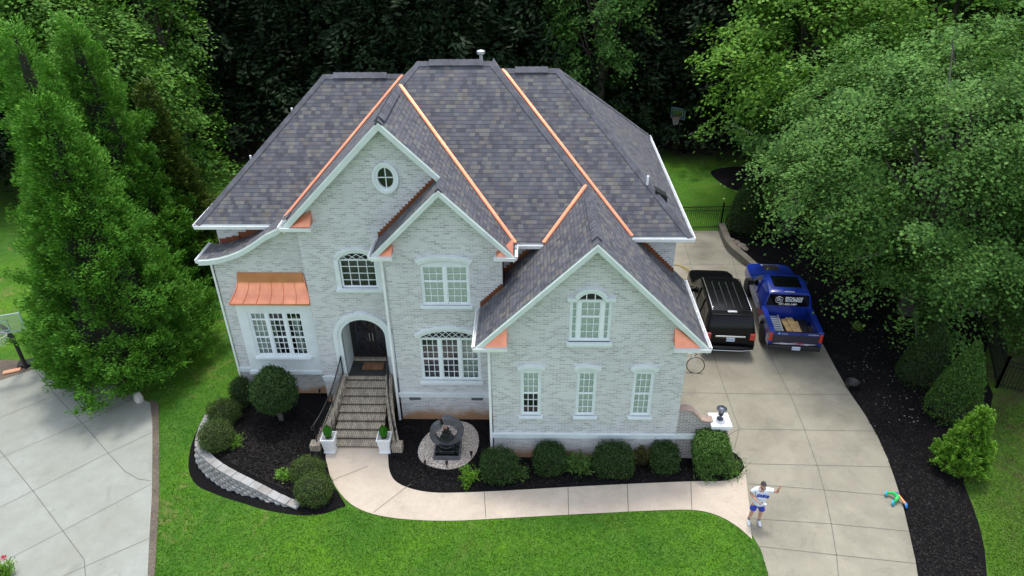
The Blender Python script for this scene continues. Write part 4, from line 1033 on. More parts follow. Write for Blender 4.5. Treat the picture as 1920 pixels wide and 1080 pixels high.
# --- shrubs: dense leaf shell over a rounded core
def shell_shrub(name, label, x, y, shape, n, mat, leaf=.05, cat='shrub', group=None, z=None, rough=.05, stem=None, rz=0, nz=.5, core=.84, seed=1):
    """shape(dirs)->points on surface (local, base at z=0)"""
    rng = np.random.default_rng(seed); d = unit(rng.normal(size=(n, 3))); S0 = shape(d)
    lump = np.array([mnoise.noise(Vector(p)*5.0+Vector((seed, 0, 0))) for p in S0[::1]]) if n <= 20000 else 0
    c0 = shape(np.array([[0, 0, .01]]))[0]*0+np.array([0, 0, S0[:, 2].mean()])
    out = unit(S0-c0)
    P = S0+out*(rough*rng.normal(size=n)+lump*rough*1.6)[:, None]
    Nn = unit(out*nz+rng.normal(size=P.shape)*.6); D = rng.normal(size=P.shape)+np.array([0, 0, .4])
    L = leaf*rng.uniform(.6, 1.4, n)
    q = leaf_quads(P, D, Nn, L, L*.65)
    vs = []; fs = []; a, b = 16, 10
    for i in range(b+1):
        th = math.pi*i/b
        for j in range(a): ph = 2*math.pi*j/a; vs.append((math.sin(th)*math.cos(ph), math.sin(th)*math.sin(ph), math.cos(th)))
    cv = shape(np.array(vs)); cv = c0+(cv-c0)*core
    for i in range(b):
        for j in range(a): fs.append((i*a+j, (i+1)*a+j, (i+1)*a+(j+1) % a, i*a+(j+1) % a))
    me = quads_mesh('foliage', q, M[mat], (cv, fs))
    t = thing(name, label, cat, (x, y, (hz(x) if z is None else z)), rz, group)
    o = bpy.data.objects.new('foliage', me); link(o, t)
    bb = MB()
    for i in range(stem[0] if stem else 3):
        sr = stem[1] if stem else .02; a_ = i*2.2; bb.tube([(.06*math.cos(a_), .06*math.sin(a_), -.05), (.03*math.cos(a_+1), .03*math.sin(a_+1), (S0[:, 2].mean()))], [sr, sr*.7], 6)
    bb.build('stem', M['barkgrey'] if stem else M['bark'], t, smooth=True)
    return t
def ell(rx, ry, rz, zc=None, p=2.0):
    def f(d):
        dd = np.sign(d)*np.abs(d)**(2.0/p) if p != 2 else d
        if p != 2:
            nrm = (np.abs(d)**p).sum(1, keepdims=True)**(1/p); dd = d/nrm
        P = dd*np.array([rx, ry, rz]); P[:, 2] += (rz if zc is None else zc); return P
    return f
def conef(r, h, bulge=.75):
    def f(d):
        th = np.arccos(np.clip(d[:, 2], -1, 1))/np.pi; t = 1-th     # 1 top .. 0 bottom
        rr = r*np.where(t > .12, (1-(t-.12)/.88)**bulge, .85+t*1.2); ph = np.arctan2(d[:, 1], d[:, 0])
        return np.stack([rr*np.cos(ph), rr*np.sin(ph), t*h], 1)
    return f
def teardrop(r, h, z0):
    def f(d):
        P = d*np.array([r, r, h/2]); s = np.clip((P[:, 2]+h/2)/h, 0, 1); P[:, :2] *= (1.12-.42*s**1.5)[:, None]; P[:, 2] += z0+h/2; return P
    return f
def wp(px, py, z=0): p = atZ(px, py, z); return p.x, p.y
# left bed
x, y = wp(525, 782, .2); shell_shrub('holly_tree', 'rounded egg shaped holly on a short pale trunk under the bay window', x, y, teardrop(.74, 1.62, .62), 15000, 'lholly', .05, 'topiary tree', z=.06, stem=(2, .06), seed=3)
x, y = wp(409, 822, .35); shell_shrub('boxwood_shrub', 'round clipped boxwood at the left end of the stone block wall', x-.05, y, ell(.54, .50, .52, .46), 9000, 'lbox', .04, z=.0, seed=4)
x, y = wp(420, 775, .3); shell_shrub('boxwood_shrub', 'looser mounded boxwood behind the round one at the wall end', x, y, ell(.52, .42, .42, .36), 8000, 'lbox', .045, z=.0, seed=5, rough=.07)
x, y = wp(456, 745, .3); shell_shrub('yew_shrub', 'narrow upright dark shrub at the left house corner', x, y, ell(.38, .38, .62, .6), 7000, 'lholly', .045, z=-.1, seed=6)
x, y = wp(577, 885, .3); shell_shrub('boxwood_shrub', 'clipped oval boxwood by the walkway edge, farther of the two', x, y, ell(.52, .44, .42, .36), 8000, 'lbox', .04, z=0, seed=7)
x, y = wp(590, 922, .3); shell_shrub('boxwood_shrub', 'clipped round boxwood by the walkway edge, nearer of the two', x, y, ell(.53, .48, .48, .40), 9000, 'lbox', .04, z=0, seed=8)
# garage bed hedge
gh = 'clipped shrubs along the garage wall'
for (px, py, rx, ry, rz, lb_, mt, sd_) in (
    (936, 872, .52, .44, .52, 'boxy clipped dark shrub nearest the fountain', 'lholly', 41), (1030, 858, .46, .40, .48, 'small clipped dark shrub left of the middle garage window', 'lholly', 42),
    (1151, 862, .58, .44, .54, 'widest clipped dark shrub below the middle of the garage wall', 'lholly', 43), (1246, 855, .40, .36, .47, 'clipped dark shrub under the right garage window', 'lholly', 44)):
    x, y = wp(px, py, .5); shell_shrub('clipped_shrub', lb_, x, y, ell(rx, ry, rz, rz*.9, 3.2), 8500, mt, .05, group=gh, z=0, seed=sd_)
x, y = wp(1335, 833, 1.0); shell_shrub('holly_shrub', 'large square clipped bright shrub at the end of the brick wing wall', x, y, ell(.50, .50, .62, .74, 4), 12000, 'llight', .06, z=0, seed=45, rough=.04)
def loose(name, label, px, py, r, h, mat, n=500, leaf=.10, cat='shrub', zz=0, seed=1, group=None, up=1.0, ln=.35):
    rng = np.random.default_rng(seed); x, y = wp(px, py, zz+h*.4); ns = 26
    a = rng.uniform(0, 2*np.pi, ns); el = rng.uniform(.35, 1.3, ns); tips = np.stack([np.cos(a)*np.cos(el)*r, np.sin(a)*np.cos(el)*r, np.sin(el)*h*up], 1)
    idx = rng.integers(0, ns, n); s = rng.uniform(.25, 1, n)
    P = tips[idx]*s[:, None]+rng.normal(size=(n, 3))*leaf*.7; P[:, 2] = np.maximum(P[:, 2], .03)
    D = unit(tips[idx]+rng.normal(size=(n, 3))*.4*r); L = leaf*rng.uniform(.6, 1.4, n); Nn = unit(rng.normal(size=(n, 3))*.5+np.array([0, 0, 1]))
    me = quads_mesh('foliage', leaf_quads(P, D, Nn, L, L*ln), M[mat]); t = thing(name, label, cat, (x, y, zz), 0, group); link(bpy.data.objects.new('foliage', me), t)
    b = MB()
    for i in range(ns): b.tube([(0, 0, 0), tuple(tips[i]*.5+np.array([0, 0, .03])), tuple(tips[i])], [.010, .007, .003], 4)
    b.build('stems', M['bark'], t); return t
loose('young_shrub', 'small lime green shrub between the round boxwood and the block wall', 441, 830, .32, .28, 'lbright', 500, .08, zz=0, seed=51)
loose('young_shrub', 'small lime green shrub left of the two clipped boxwoods', 535, 892, .36, .35, 'lbright', 800, .08, zz=0, seed=52)
loose('young_shrub', 'bright leafy shrub below the gravel pad of the fountain', 877, 893, .45, .42, 'lbright', 1100, .09, seed=53)
loose('young_shrub', 'sparse low green shrub between the first two clipped garage shrubs', 975, 888, .34, .25, 'llight', 420, .08, seed=54)
loose('young_shrub', 'sprawling light green shrub in front of the brick between clipped shrubs', 1085, 872, .62, .55, 'llight', 1600, .09, seed=55)
loose('young_shrub', 'reddish green loose shrub left of the clipped shrub under the right window', 1205, 858, .38, .75, 'lbrown', 1100, .08, seed=56)
loose('daylily_clump', 'arching strappy daylily clump at the tip of the bed by the driveway', 1370, 878, .42, .42, 'llight', 700, .22, 'plant', seed=57, ln=.10)
loose('daylily_clump', 'small strappy daylily clump spilling on the walkway below the square shrub', 1322, 890, .30, .28, 'llight', 420, .18, 'plant', seed=58, ln=.10)
loose('weed_sprout', 'tiny stray green sprout on the dark mulch under the maple', 1607, 612, .3, .3, 'lbright', 200, .09, 'plant', seed=59)
# grass tufts on the visible lawns
def inpoly(P, poly):
    x, y = P[:, 0], P[:, 1]; ins = np.zeros(len(P), bool); n = len(poly)
    for i in range(n):
        (x0, y0), (x1, y1) = poly[i], poly[(i+1) % n]; c = ((y0 > y) != (y1 > y)) & (x < (x1-x0)*(y-y0)/((y1-y0) or 1e-9)+x0); ins ^= c
    return ins
def tufts(name, poly, n, seed, mat, h=.055):
    rng = np.random.default_rng(seed); a = np.array(poly, float); Q = rng.uniform(a.min(0), a.max(0), (n, 2)); Q = Q[inpoly(Q, poly)]
    P = np.array([tuple(G(float(x), float(y))) for x, y in Q]); m = len(P); L = h*rng.uniform(.5, 1.5, m); P[:, 2] += L*.35
    D = rng.normal(size=(m, 3))*.75+np.array([0, 0, 1]); o = bpy.data.objects.new(name, quads_mesh(name, leaf_quads(P, D, rng.normal(size=(m, 3))+np.array([0, 0, .8]), L, L*rng.uniform(.25, .6, m)), M[mat])); link(o); tag(o, kind='stuff')
M['blade'] = leafmat('grass_blade', (.052, .145, .013), (.160, .32, .034), .25)
tufts('grass_tufts', [(297, 757), (300, 930), (290, 1090), (1446, 1090), (1426, 1032), (1410, 1013), (1385, 992), (1352, 972), (1310, 960), (1250, 959), (1100, 966), (950, 974), (850, 979), (770, 977), (710, 969), (668, 954), (648, 949), (610, 965), (555, 968), (500, 959), (450, 944), (400, 927), (371, 914), (354, 890), (352, 860), (360, 825), (376, 790), (392, 770), (440, 735), (455, 712), (400, 500), (365, 430), (330, 700)], 150000, 81, 'blade')
tufts('grass_tufts', [(1808, 905), (1824, 945), (1848, 1030), (1854, 1090), (1930, 1090), (1930, 760), (1864, 760), (1852, 800), (1814, 860)], 12000, 82, 'blade')
def chips(name, poly, n, seed, z=None):
    rng = np.random.default_rng(seed); a = np.array(poly, float); Q = rng.uniform(a.min(0), a.max(0), (n, 2)); Q = Q[inpoly(Q, poly)]
    P = np.array([tuple(G(float(x), float(y)) if z is None else atZ(float(x), float(y), z)) for x, y in Q]); m = len(P); P[:, 2] += .03; L = .07*rng.uniform(.4, 1.4, m)
    D = rng.normal(size=(m, 3))*np.array([1, 1, .35]); o = bpy.data.objects.new(name, quads_mesh(name, leaf_quads(P, D, rng.normal(size=(m, 3))*.4+np.array([0, 0, 1]), L, L*.4), M['chip'])); link(o); tag(o, kind='stuff')
M['chip'] = leafmat('bark_chip', (.004, .0035, .0035), (.032, .028, .026), 0)
chips('bark_chips', [(1600, 740), (1650, 830), (1690, 925), (1715, 1040), (1728, 1090), (1844, 1090), (1838, 1020), (1800, 905), (1760, 830), (1820, 760), (1800, 640), (1560, 540), (1530, 600)], 26000, 91)
chips('bark_chips', [(735, 840), (738, 885), (768, 912), (820, 920), (960, 916), (1250, 901), (1340, 895), (1300, 840), (920, 835), (905, 780), (745, 790)], 16000, 92)
chips('bark_chips', [(400, 850), (470, 890), (560, 930), (600, 900), (605, 790), (560, 755), (450, 760), (395, 800)], 14000, 93, .035)
# conical shrubs
x, y = wp(1395, 436, 0); shell_shrub('arborvitae', 'dark conical evergreen by the iron fence at the end of the driveway', x, y, conef(1.0, 3.3, .62), 14000, 'lholly', .07, 'conical evergreen', seed=61, z=0)
gca = 'conical evergreens on the right mulch bed'
x, y = wp(1722, 715, 0); shell_shrub('arborvitae', 'shaded dark conical evergreen under the maple branches', x, y, conef(.85, 2.9, .80), 14000, 'lholly', .06, 'conical evergreen', group=gca, seed=62, z=0)
x, y = wp(1779, 780, 0); shell_shrub('arborvitae', 'tall clipped conical evergreen leaning right beside the bright feathery one', x, y, conef(.88, 3.3, .80), 16000, 'larb', .06, 'conical evergreen', group=gca, seed=63, z=0)
x, y = wp(1798, 880, 0)
add_conifer('cypress_shrub', 'bright lime feathery young conifer at the edge of the mulch and lawn', x, y, 2.5, .70, 800, 17, 'lbright', None, spread=.20, leaf=(.075, .032), per=50, up=1.0)['category'] = 'young conifer'

# ================================================================== HARD LANDSCAPE THINGS
# raised left bed behind a block retaining wall
wall_top = smooth([atZ(px, py, .12).xy for px, py in ((392, 776), (381, 797), (374.5, 818), (374, 833), (383, 848), (402, 866), (430, 884), (465, 902), (500, 920), (530, 935), (553, 944))], 6)
inner = [p for p in wall_top]
bedpts = inner + [atZ(*q, 0).xy for q in ((600, 962), (648, 950), (622, 905), (611, 862), (610, 840))] + [Vector((-6.75, 17.6)), Vector((-6.6, 19.7)), Vector((-7.3, 19.85)), Vector((-7.3, 20.33)), Vector((-10.4, 20.33)), Vector((-10.75, 20.3))]
b = MB(); tri = tessellate_polygon([[Vector((p.x, p.y, 0)) for p in bedpts]]); b.add([(p.x, p.y, .035) for p in bedpts], [t for t in tri]); o = b.build('raised_bed', M['mulch']); tag(o, kind='structure')
me = o.data; bm = bmesh.new(); bm.from_mesh(me)
for f in bm.faces:
    if f.normal.z < 0: f.normal_flip()
bm.to_mesh(me); bm.free()
rw = thing('retaining_wall', 'low curved retaining wall of split grey stone blocks round the left mulch bed', 'retaining wall', (wall_top[0].x, wall_top[0].y, 0))
RM = Matrix.Translation((-wall_top[0].x, -wall_top[0].y, 0))
acc = [0]
for a, c in zip(wall_top[:-1], wall_top[1:]): acc.append(acc[-1]+(c-a).length)
def along(s):
    s = min(max(s, 0), acc[-1]-1e-4); i = 0
    while acc[i+1] < s: i += 1
    t = (s-acc[i])/(acc[i+1]-acc[i]); p = wall_top[i].lerp(wall_top[i+1], t); d = (wall_top[i+1]-wall_top[i]).normalized(); return p, d
rng = random.Random(5); b = MB(RM); cp = MB(RM); BLK = .27; n = int(acc[-1]/BLK)
for course in range(7):
    ztop = .03-course*.115
    for i in range(n+1):
        s = (i+.5*(course % 2))*BLK+.05
        if s > acc[-1]-.1: continue
        p, d = along(s); gz = hz(p.x)
        if ztop < gz+.02: continue
        nn = Vector((d.y, -d.x)); 
        if nn.x+nn.y > 0 and nn.y > 0: nn = -nn
        out = .03*course+rng.uniform(0, .025); c = p+nn*(.02+out); ang = math.atan2(d.y, d.x)
        m = Matrix.Translation((c.x, c.y, ztop-.057+rng.uniform(-.006, .006))) @ Matrix.Rotation(ang+rng.uniform(-.06, .06), 4, 'Z')
        hw = BLK*.47; vs = [(-hw, -.10, -.052), (hw, -.10, -.052), (hw, .1, -.052), (-hw, .1, -.052), (-hw, -.10, .052), (hw, -.10, .052), (hw, .1, .052), (-hw, .1, .052), (0, -.14, -.045), (0, -.14, .045), (0, .14, -.045), (0, .14, .045)]
        b.add([m @ Vector(v) for v in vs], [(0, 8, 9, 4), (8, 1, 5, 9), (1, 2, 6, 5), (2, 10, 11, 6), (10, 3, 7, 11), (3, 0, 4, 7), (4, 9, 5, 6, 11, 7), (0, 3, 10, 2, 1, 8)])
i = 0; s = 0
while s < acc[-1]-.05:
    L = rng.uniform(.28, .42); p, d = along(s+L/2); ang = math.atan2(d.y, d.x)
    m = Matrix.Translation((p.x, p.y, .075)) @ Matrix.Rotation(ang+rng.uniform(-.05, .05), 4, 'Z')
    cp.box((-L/2+.006, -.135, -.04), (L/2-.006, .135, .035+rng.uniform(0, .012)), 0, m); s += L
b.build('block_courses', M['block'], rw, bevel=.012); cp.build('cap_stones', M['block'], rw, bevel=.012)

# stone curb wall at the end of the driveway
cw = thing('stone_curb_wall', 'low two course stone curb curving along the far right edge of the driveway', 'curb wall', (11, 31, 0)); CMx = Matrix.Translation((-11, -31, 0))
pts = smooth(GP((1347, 431), (1352, 447), (1362, 468), (1380, 485), (1405, 504), (1440, 530), (1470, 556)), 8)
b = MB(CMx); c2 = MB(CMx)
for i in range(len(pts)-1):
    p, q = pts[i], pts[i+1]; hh = .34*(1-max(0, (i-26))/26)
    b.beam((p.x+.12, p.y+.0, hh/2), (q.x+.12, q.y, hh/2), .26, hh); c2.beam((p.x+.14, p.y, hh+.03), (q.x+.14, q.y, hh+.03), .34, .075)
b.build('curb_base', M['stone'], cw); c2.build('curb_cap', M['stone'], cw, bevel=.01)
for i, (px, py, s) in enumerate(((1371, 452, .28), (1381, 455, .24), (1377, 462, .2), (1391, 461, .26), (1397, 466, .18))):
    bm = bmesh.new(); bmesh.ops.create_icosphere(bm, subdivisions=2, radius=s)
    for v in bm.verts: v.co *= 1+.25*mnoise.noise(v.co*6+Vector((i*3, 0, 0))); v.co.z *= .55
    me = bpy.data.meshes.new('rock'); bm.to_mesh(me); bm.free(); me.materials.append(M['fieldstone']); o = bpy.data.objects.new('garden_rock', me); p = atZ(px, py, .1); o.location = (p.x, p.y, .08); link(o)
    tag(o, 'tan field stone lying on the mulch behind the driveway curb', 'rock', 'field stones behind the curb')

# brick wing wall with pier and lantern
wwl = thing('wing_wall', 'short brick wall stepping down from the garage corner to the pier', 'garden wall', (4.8, 17.25, 0)); Q = Matrix.Translation((-4.8, -17.25, 0))
tp = [(XG1+.005, 2.05), (5.02, 2.05), (5.22, 2.0), (5.38, 1.82), (5.52, 1.64), (5.66, 1.58), (5.92, 1.58)]
b = MB(Q); poly = [(x, 17.13, z) for x, z in tp] + [(5.92, 17.13, -.1), (XG1+.005, 17.13, -.1)]; b.prism(poly, (0, .24, 0)); b.build('brick_wall', M['brickdark'], wwl)
b = MB(Q)
for (x0, z0), (x1, z1) in zip(tp[:-1], tp[1:]): b.beam((x0-.005, 17.25, z0+.03), (x1+.005, 17.25, z1+.03), .28, .065)
b.build('coping', flat('clay_coping', (.36, .27, .22), .85, var=.2, vs=9), wwl, bevel=.006)
b = MB(Q); b.box((XG1+.02, 17.09, .90), (5.7, 17.129, 1.10)); b.build('water_table', M['trim'], wwl)
pier = thing('brick_pier', 'square whitewashed brick pier with white cap and lantern beside the driveway', 'gate pier', (6.17, 17.27, 0))
b = MB(); b.box((-.24, -.24, -.1), (.24, .24, 1.42)); b.build('pier_shaft', M['brickdark'], pier)
b = MB(); b.box((-.27, -.27, 1.36), (.27, .27, 1.47)); b.box((-.33, -.33, 1.47), (.33, .33, 1.58)); b.box((-.30, -.30, 1.58), (.30, .30, 1.61)); b.build('pier_cap', M['white'], pier, bevel=.01)
lan = MB(); lan.lathe([(.11, 1.611), (.11, 1.64), (.05, 1.66), (.035, 1.75), (.06, 1.79), (.09, 1.80), (.09, 1.815), (.03, 1.82)], n=10); lan.lathe([(.17, 2.03), (.165, 2.045), (.09, 2.09), (.03, 2.11), (.02, 2.17), (.001, 2.19)], n=12)
for a in range(4): t = a*math.pi/2+.6; lan.tube([(.08*math.cos(t), .08*math.sin(t), 1.81), (.12*math.cos(t), .12*math.sin(t), 2.04)], .008, 5)
lo = lan.build('lantern', flat('pewter', (.10, .11, .14), .4, metal=.5), pier)
b = MB(); b.lathe([(.07, 1.82), (.105, 2.03)], n=10); b.build('lantern_glass', M['glass'], lo)

# planters
def planter(x, y, label):
    t = thing('planter', label, 'planter', (x, y, .021), 0, 'white planters at the foot of the steps'); b = MB()
    def sq(r, z): return [(-r, -r, z), (r, -r, z), (r, r, z), (-r, r, z)]
    lv = [(.19, 0), (.19, .05), (.165, .05), (.21, .56), (.235, .56), (.235, .62), (.20, .62), (.195, .55)]
    vs = sum((sq(r, z) for r, z in lv), []); fs = []
    for i in range(len(lv)-1):
        for j in range(4): fs.append((4*i+j, 4*i+(j+1) % 4, 4*i+4+(j+1) % 4, 4*i+4+j))
    b.add(vs, fs + [(3, 2, 1, 0)]); b.build('pot', M['white'], t)
    b = MB(); b.add([(-.195, -.195, .57), (.195, -.195, .57), (.195, .195, .57), (-.195, .195, .57)], [(0, 1, 2, 3)]); b.build('soil', flat('planter_gravel', (.4, .4, .38), .9), t)
    rng = np.random.default_rng(int(x*10) % 97+5); n = 2600; u = rng.uniform(0, 1, n); a = rng.uniform(0, 6.283, n); r = .135*np.sin(np.clip(u*1.15+.12, 0, 1.27)*2.2)**.8*np.where(u > .6, (1-u)/.4, 1)**.6
    P = np.stack([r*np.cos(a), r*np.sin(a), .58+u*.52], 1); O = np.stack([np.cos(a), np.sin(a), .5+0*a], 1)
    q = leaf_quads(P, rng.normal(size=P.shape)*.6+np.array([0, 0, 1]), unit(O+rng.normal(size=P.shape)*.5), .05*rng.uniform(.6, 1.3, n), .022*np.ones(n))
    pf = lambda tt: .105*(1-tt)**.5
    link(bpy.data.objects.new('topiary', quads_mesh('topiary', q, M['lgreen'], core_cone(1.06, pf, 1, zb=.55, n=10, m=8))), t)
p = atZ(620, 846, 0); planter(p.x, p.y+.05, 'white square planter with cone topiary at the left of the bottom step')
p = atZ(723, 846, 0); planter(p.x, p.y+.05, 'white square planter with cone topiary at the right of the bottom step')
# small sign & uplights
sg = thing('yard_sign', 'tiny round red and white sign leaning by the left planter', 'sign', wp(605, 812, .1)+(.035,)); b = MB(); b.tube([(0, 0, 0), (0, 0, .22)], .008, 5); b.build('stake', M['black'], sg)
b = MB(); b.lathe([(.08, -.008), (.08, .008)], (0, -.015, .26), 14, 0, Matrix.Rotation(rad(90), 3, 'X').to_4x4()); b.build('sign_face', flat('sign_pink', (.5, .18, .2), .5, var=.4, vs=20), sg)
def spot(px, py, label, h=.18):
    t = thing('garden_spotlight', label, 'garden light', wp(px, py, .05)+(.02,), 0, 'small black garden spotlights'); b = MB(); b.tube([(0, 0, 0), (0, 0, h)], .012, 6); b.build('stake', M['black'], t)
    b = MB(); b.tube([(0, -.02, h-.03), (0, .05, h+.09)], [.03, .05], 8); b.build('lamp_head', M['black'], t)
spot(838, 876, 'small black spotlight at the near edge of the fountain gravel'); spot(884, 858, 'small black spotlight at the right edge of the fountain gravel'); spot(797, 872, 'small black spotlight at the left edge of the fountain gravel', .1)
spot(601, 745, 'black spotlight aimed at the wall left of the steps', .3)
# black bucket-like drain by the mulch edge
b = MB(); b.lathe([(.20, 0), (.25, .25), (.26, .27), (.21, .27), (.18, .05)], n=14); o = b.build('black_pot', M['black'], smooth=True); o.location = wp(1597, 722, .1)+(.01,); tag(o, 'empty black nursery pot at the mulch edge of the driveway', 'pot')
# hose
b = MB(); p = wp(1266, 512, 0); b.tube([(p[0]+.45*math.cos(t*.35)*(1+t*.01)+.1, p[1]+.75*math.sin(t*.35), .03+.0008*t) for t in range(40)], .014, 6); o = b.build('garden_hose', flat('hose_yellow', (.45, .32, .08), .5)); tag(o, 'loosely coiled yellow garden hose lying by the house wall', 'hose')
b = MB(); b.tube([G(*q)+Vector((0, 0, .02)) for q in ((603, 770), (592, 790), (580, 808), (572, 822), (566, 838))] and [atZ(px, py, .06) for px, py in ((620, 762), (612, 778), (600, 800), (592, 815))], .012, 5); o = b.build('garden_hose', flat('hose_green', (.01, .06, .03), .5)); tag(o, 'dark green hose running over the mulch beside the steps', 'hose')

# fountain -----------------------------------------------------------
p = atZ(840, 840, 0)
pad = smooth([atZ(*q, 0).xy for q in ((784, 845), (790, 866), (815, 878), (845, 881), (872, 873), (890, 855), (898, 832), (894, 810), (878, 795), (850, 792), (820, 803), (797, 820))], 4, True)
b = MB(); tri = tessellate_polygon([[Vector((q.x, q.y, 0)) for q in pad]]); n = len(pad)
b.add([(q.x, q.y, .05) for q in pad], [tuple(t) if (pad[t[1]]-pad[t[0]]).cross(pad[t[2]]-pad[t[0]]) > 0 else tuple(reversed(t)) for t in tri]); 
b.add([(q.x, q.y, .05) for q in pad]+[(q.x, q.y, 0) for q in pad], [(i, (i+1) % n, n+(i+1) % n, n+i) for i in range(n)])
tag(b.build('gravel_pad', M['gravel']), kind='stuff')
ft = thing('fountain', 'grey spiral ring fountain with stacked bowls on a square black basin', 'fountain', (p.x+.02, 17.35, .05))
M['pewter'] = flat('fountain_stone', (.095, .095, .105), .5, var=.3, vs=5)
M['fdark'] = flat('fountain_dark', (.022, .024, .022), .25, var=.3)
b = MB(); s = .50
for a, c in (((-s, -s, 0), (s, -s+.05, .16)), ((-s, s-.05, 0), (s, s, .16)), ((-s, -s+.05, 0), (-s+.05, s-.05, .16)), ((s-.05, -s+.05, 0), (s, s-.05, .16))): b.box(a, c)
b.build('basin_rim', M['pewter'], ft); b = MB(); b.box((-.45, -.45, .02), (.45, .45, .11)); b.build('basin_water', flat('dark_water', (.006, .008, .008), .04), ft)
b = MB()
b.box((-.28, -.32, .11), (.28, .32, .24)); b.build('plinth', M['fdark'], ft, bevel=.02)
zc = .93; b = MB()
def cres(b, c, r0, a0, a1, wfn, y0, y1, n=30):
    vs = []
    for i in range(n+1):
        t = i/n; a = a0+(a1-a0)*t; w0 = wfn(t); ct, st = math.cos(a), math.sin(a)
        for rr, y in ((r0-w0/2, y0), (r0+w0/2, y0), (r0+w0/2, y1), (r0-w0/2, y1)): vs.append((c[0]+rr*ct, y, c[1]+rr*st))
    b.add(vs, [f for i in range(n) for f in ((4*i, 4*i+1, 4*i+5, 4*i+4), (4*i+1, 4*i+2, 4*i+6, 4*i+5), (4*i+2, 4*i+3, 4*i+7, 4*i+6), (4*i+3, 4*i, 4*i+4, 4*i+7))] + [(3, 2, 1, 0), (4*n, 4*n+1, 4*n+2, 4*n+3)])
cres(b, (.03, zc+.05), .50, rad(104), rad(-80), lambda t: .30-.12*t, -.12, .10); cres(b, (-.05, zc-.08), .47, rad(106), rad(300), lambda t: .26-.08*t, -.13, .09)
b.build('spiral_ring', M['pewter'], ft, bevel=.015)
b = MB()
for r, z in ((.34, .42), (.26, .66), (.18, .88), (.11, 1.06)): b.lathe([(r*.3, z-.16), (r*.85, z-.06), (r, z), (r*1.02, z+.02), (r*.86, z+.015), (r*.6, z-.05), (r*.2, z-.06)], (0, -.02, 0), 20)
b.build('bowls', M['fdark'], ft, smooth=True)
b = MB(); rng = random.Random(3)
for i in range(7): a = rng.uniform(-.06, .06); b.tube([(a, -.02, 1.07), (a*1.6, -.03, 1.18), (a*2.4, -.06, 1.14)], .012, 4)
b.build('water_spout', flat('copper_spout', (.45, .25, .18), .4), ft)

# basketball hoops -----------------------------------------------------
def hoop(name, label, x, y, z, rz, pole_h, bw, bh, col, netcol):
    t = thing('basketball_hoop', label, 'basketball hoop', (x, y, z), rz)
    b = MB(); b.tube([(0, 0, -.1), (0, 0, pole_h-.9), (0, -.25, pole_h-.35), (0, -.55, pole_h)], .075, 8); b.box((-.10, -.14, pole_h*.55), (.10, -.08, pole_h*.55+.35)); b.build('pole', M['black'], t)
    b = MB(); y0 = -.62; z0 = pole_h-.35
    b.box((-bw/2, y0, z0), (bw/2, y0+.015, z0+bh)); bo = b.build('backboard', M['glass'], t)
    b = MB(); e = .045
    for a, c in (((-bw/2-.01, y0-.02, z0-.01), (bw/2+.01, y0+.03, z0+e)), ((-bw/2-.01, y0-.02, z0+bh-e), (bw/2+.01, y0+.03, z0+bh+.01)), ((-bw/2-.01, y0-.02, z0+e), (-bw/2+e, y0+.03, z0+bh-e)), ((bw/2-e, y0-.02, z0+e), (bw/2+.01, y0+.03, z0+bh-e)),
                 ((-.30, y0-.012, z0+.12), (-.255, y0+.018, z0+.57)), ((.255, y0-.012, z0+.12), (.30, y0+.018, z0+.57)), ((-.255, y0-.012, z0+.53), (.255, y0+.018, z0+.57)), ((-.255, y0-.012, z0+.12), (.255, y0+.018, z0+.16))): b.box(a, c)
    b.build('board_frame', col, bo)
    b = MB(); b.tube([(.23*math.cos(i*math.pi/10), y0-.30+.23*math.sin(i*math.pi/10), z0+.12) for i in range(21)], .016, 6); b.box((-.08, y0-.09, z0+.09), (.08, y0-.021, z0+.13)); b.build('rim', netcol, t)
    b = MB()
    for i in range(10):
        a = i*math.pi/5
        for sgn in (1, -1): b.tube([(.22*math.cos(a), y0-.30+.22*math.sin(a), z0+.11), (.15*math.cos(a+sgn*.4), y0-.30+.15*math.sin(a+sgn*.4), z0-.15), (.12*math.cos(a+sgn*.8), y0-.30+.12*math.sin(a+sgn*.8), z0-.30)], .005, 3)
    b.build('net', flat('net_white', (.6, .6, .6), .8), t)
    b = MB(); b.box((-.35, .05, -.02), (.35, .5, .12)); b.build('base', M['black'], t, bevel=.02)
pp = G(50, 690); hoop('h', 'glass basketball hoop on a black pole at the top of the grey driveway', pp.x, pp.y, hz(pp.x), rad(20), 2.45, 1.6, .80, flat('board_green_white', (.35, .48, .42), .4), flat('rim_pale', (.55, .5, .48), .4))
pp = G(1269, 288); hoop('h', 'distant black basketball hoop with orange rim on the shaded back lawn', pp.x, pp.y, 0, rad(-32), 2.9, .95, .7, flat('board_blue_shaded', (.08, .12, .2), .4), flat('rim_orange', (.45, .1, .03), .4))  # board frame colour darkened to paint in the deep shade back there

# iron fences ------------------------------------------------------------
def fence(label, pts, h=1.35, gap=.11, grp=None):
    t = thing('iron_fence', label, 'fence', (pts[0][0], pts[0][1], 0)); Q = Matrix.Translation((-pts[0][0], -pts[0][1], 0)); pk = MB(Q); rl = MB(Q)
    for (x0, y0), (x1, y1) in zip(pts[:-1], pts[1:]):
        L = math.hypot(x1-x0, y1-y0); n = int(L/gap)
        for i in range(n+1):
            x = x0+(x1-x0)*i/n; y = y0+(y1-y0)*i/n; pk.cbox((x, y, h/2+.04), (.016, .016, h))
        for z in (.16, h-.22, h-.02): rl.beam((x0, y0, z), (x1, y1, z), .03, .03)
        m = max(1, int(L/2.2))
        for i in range(m+1):
            p = MB(Q); x = x0+(x1-x0)*i/m; y = y0+(y1-y0)*i/m; p.cbox((x, y, (h+.15)/2), (.065, .065, h+.15)); p.cbox((x, y, h+.17), (.085, .085, .04)); p.build('fence_post', M['black'], t)
    pk.build('pickets', M['black'], t); rl.build('rails', M['black'], t); return t
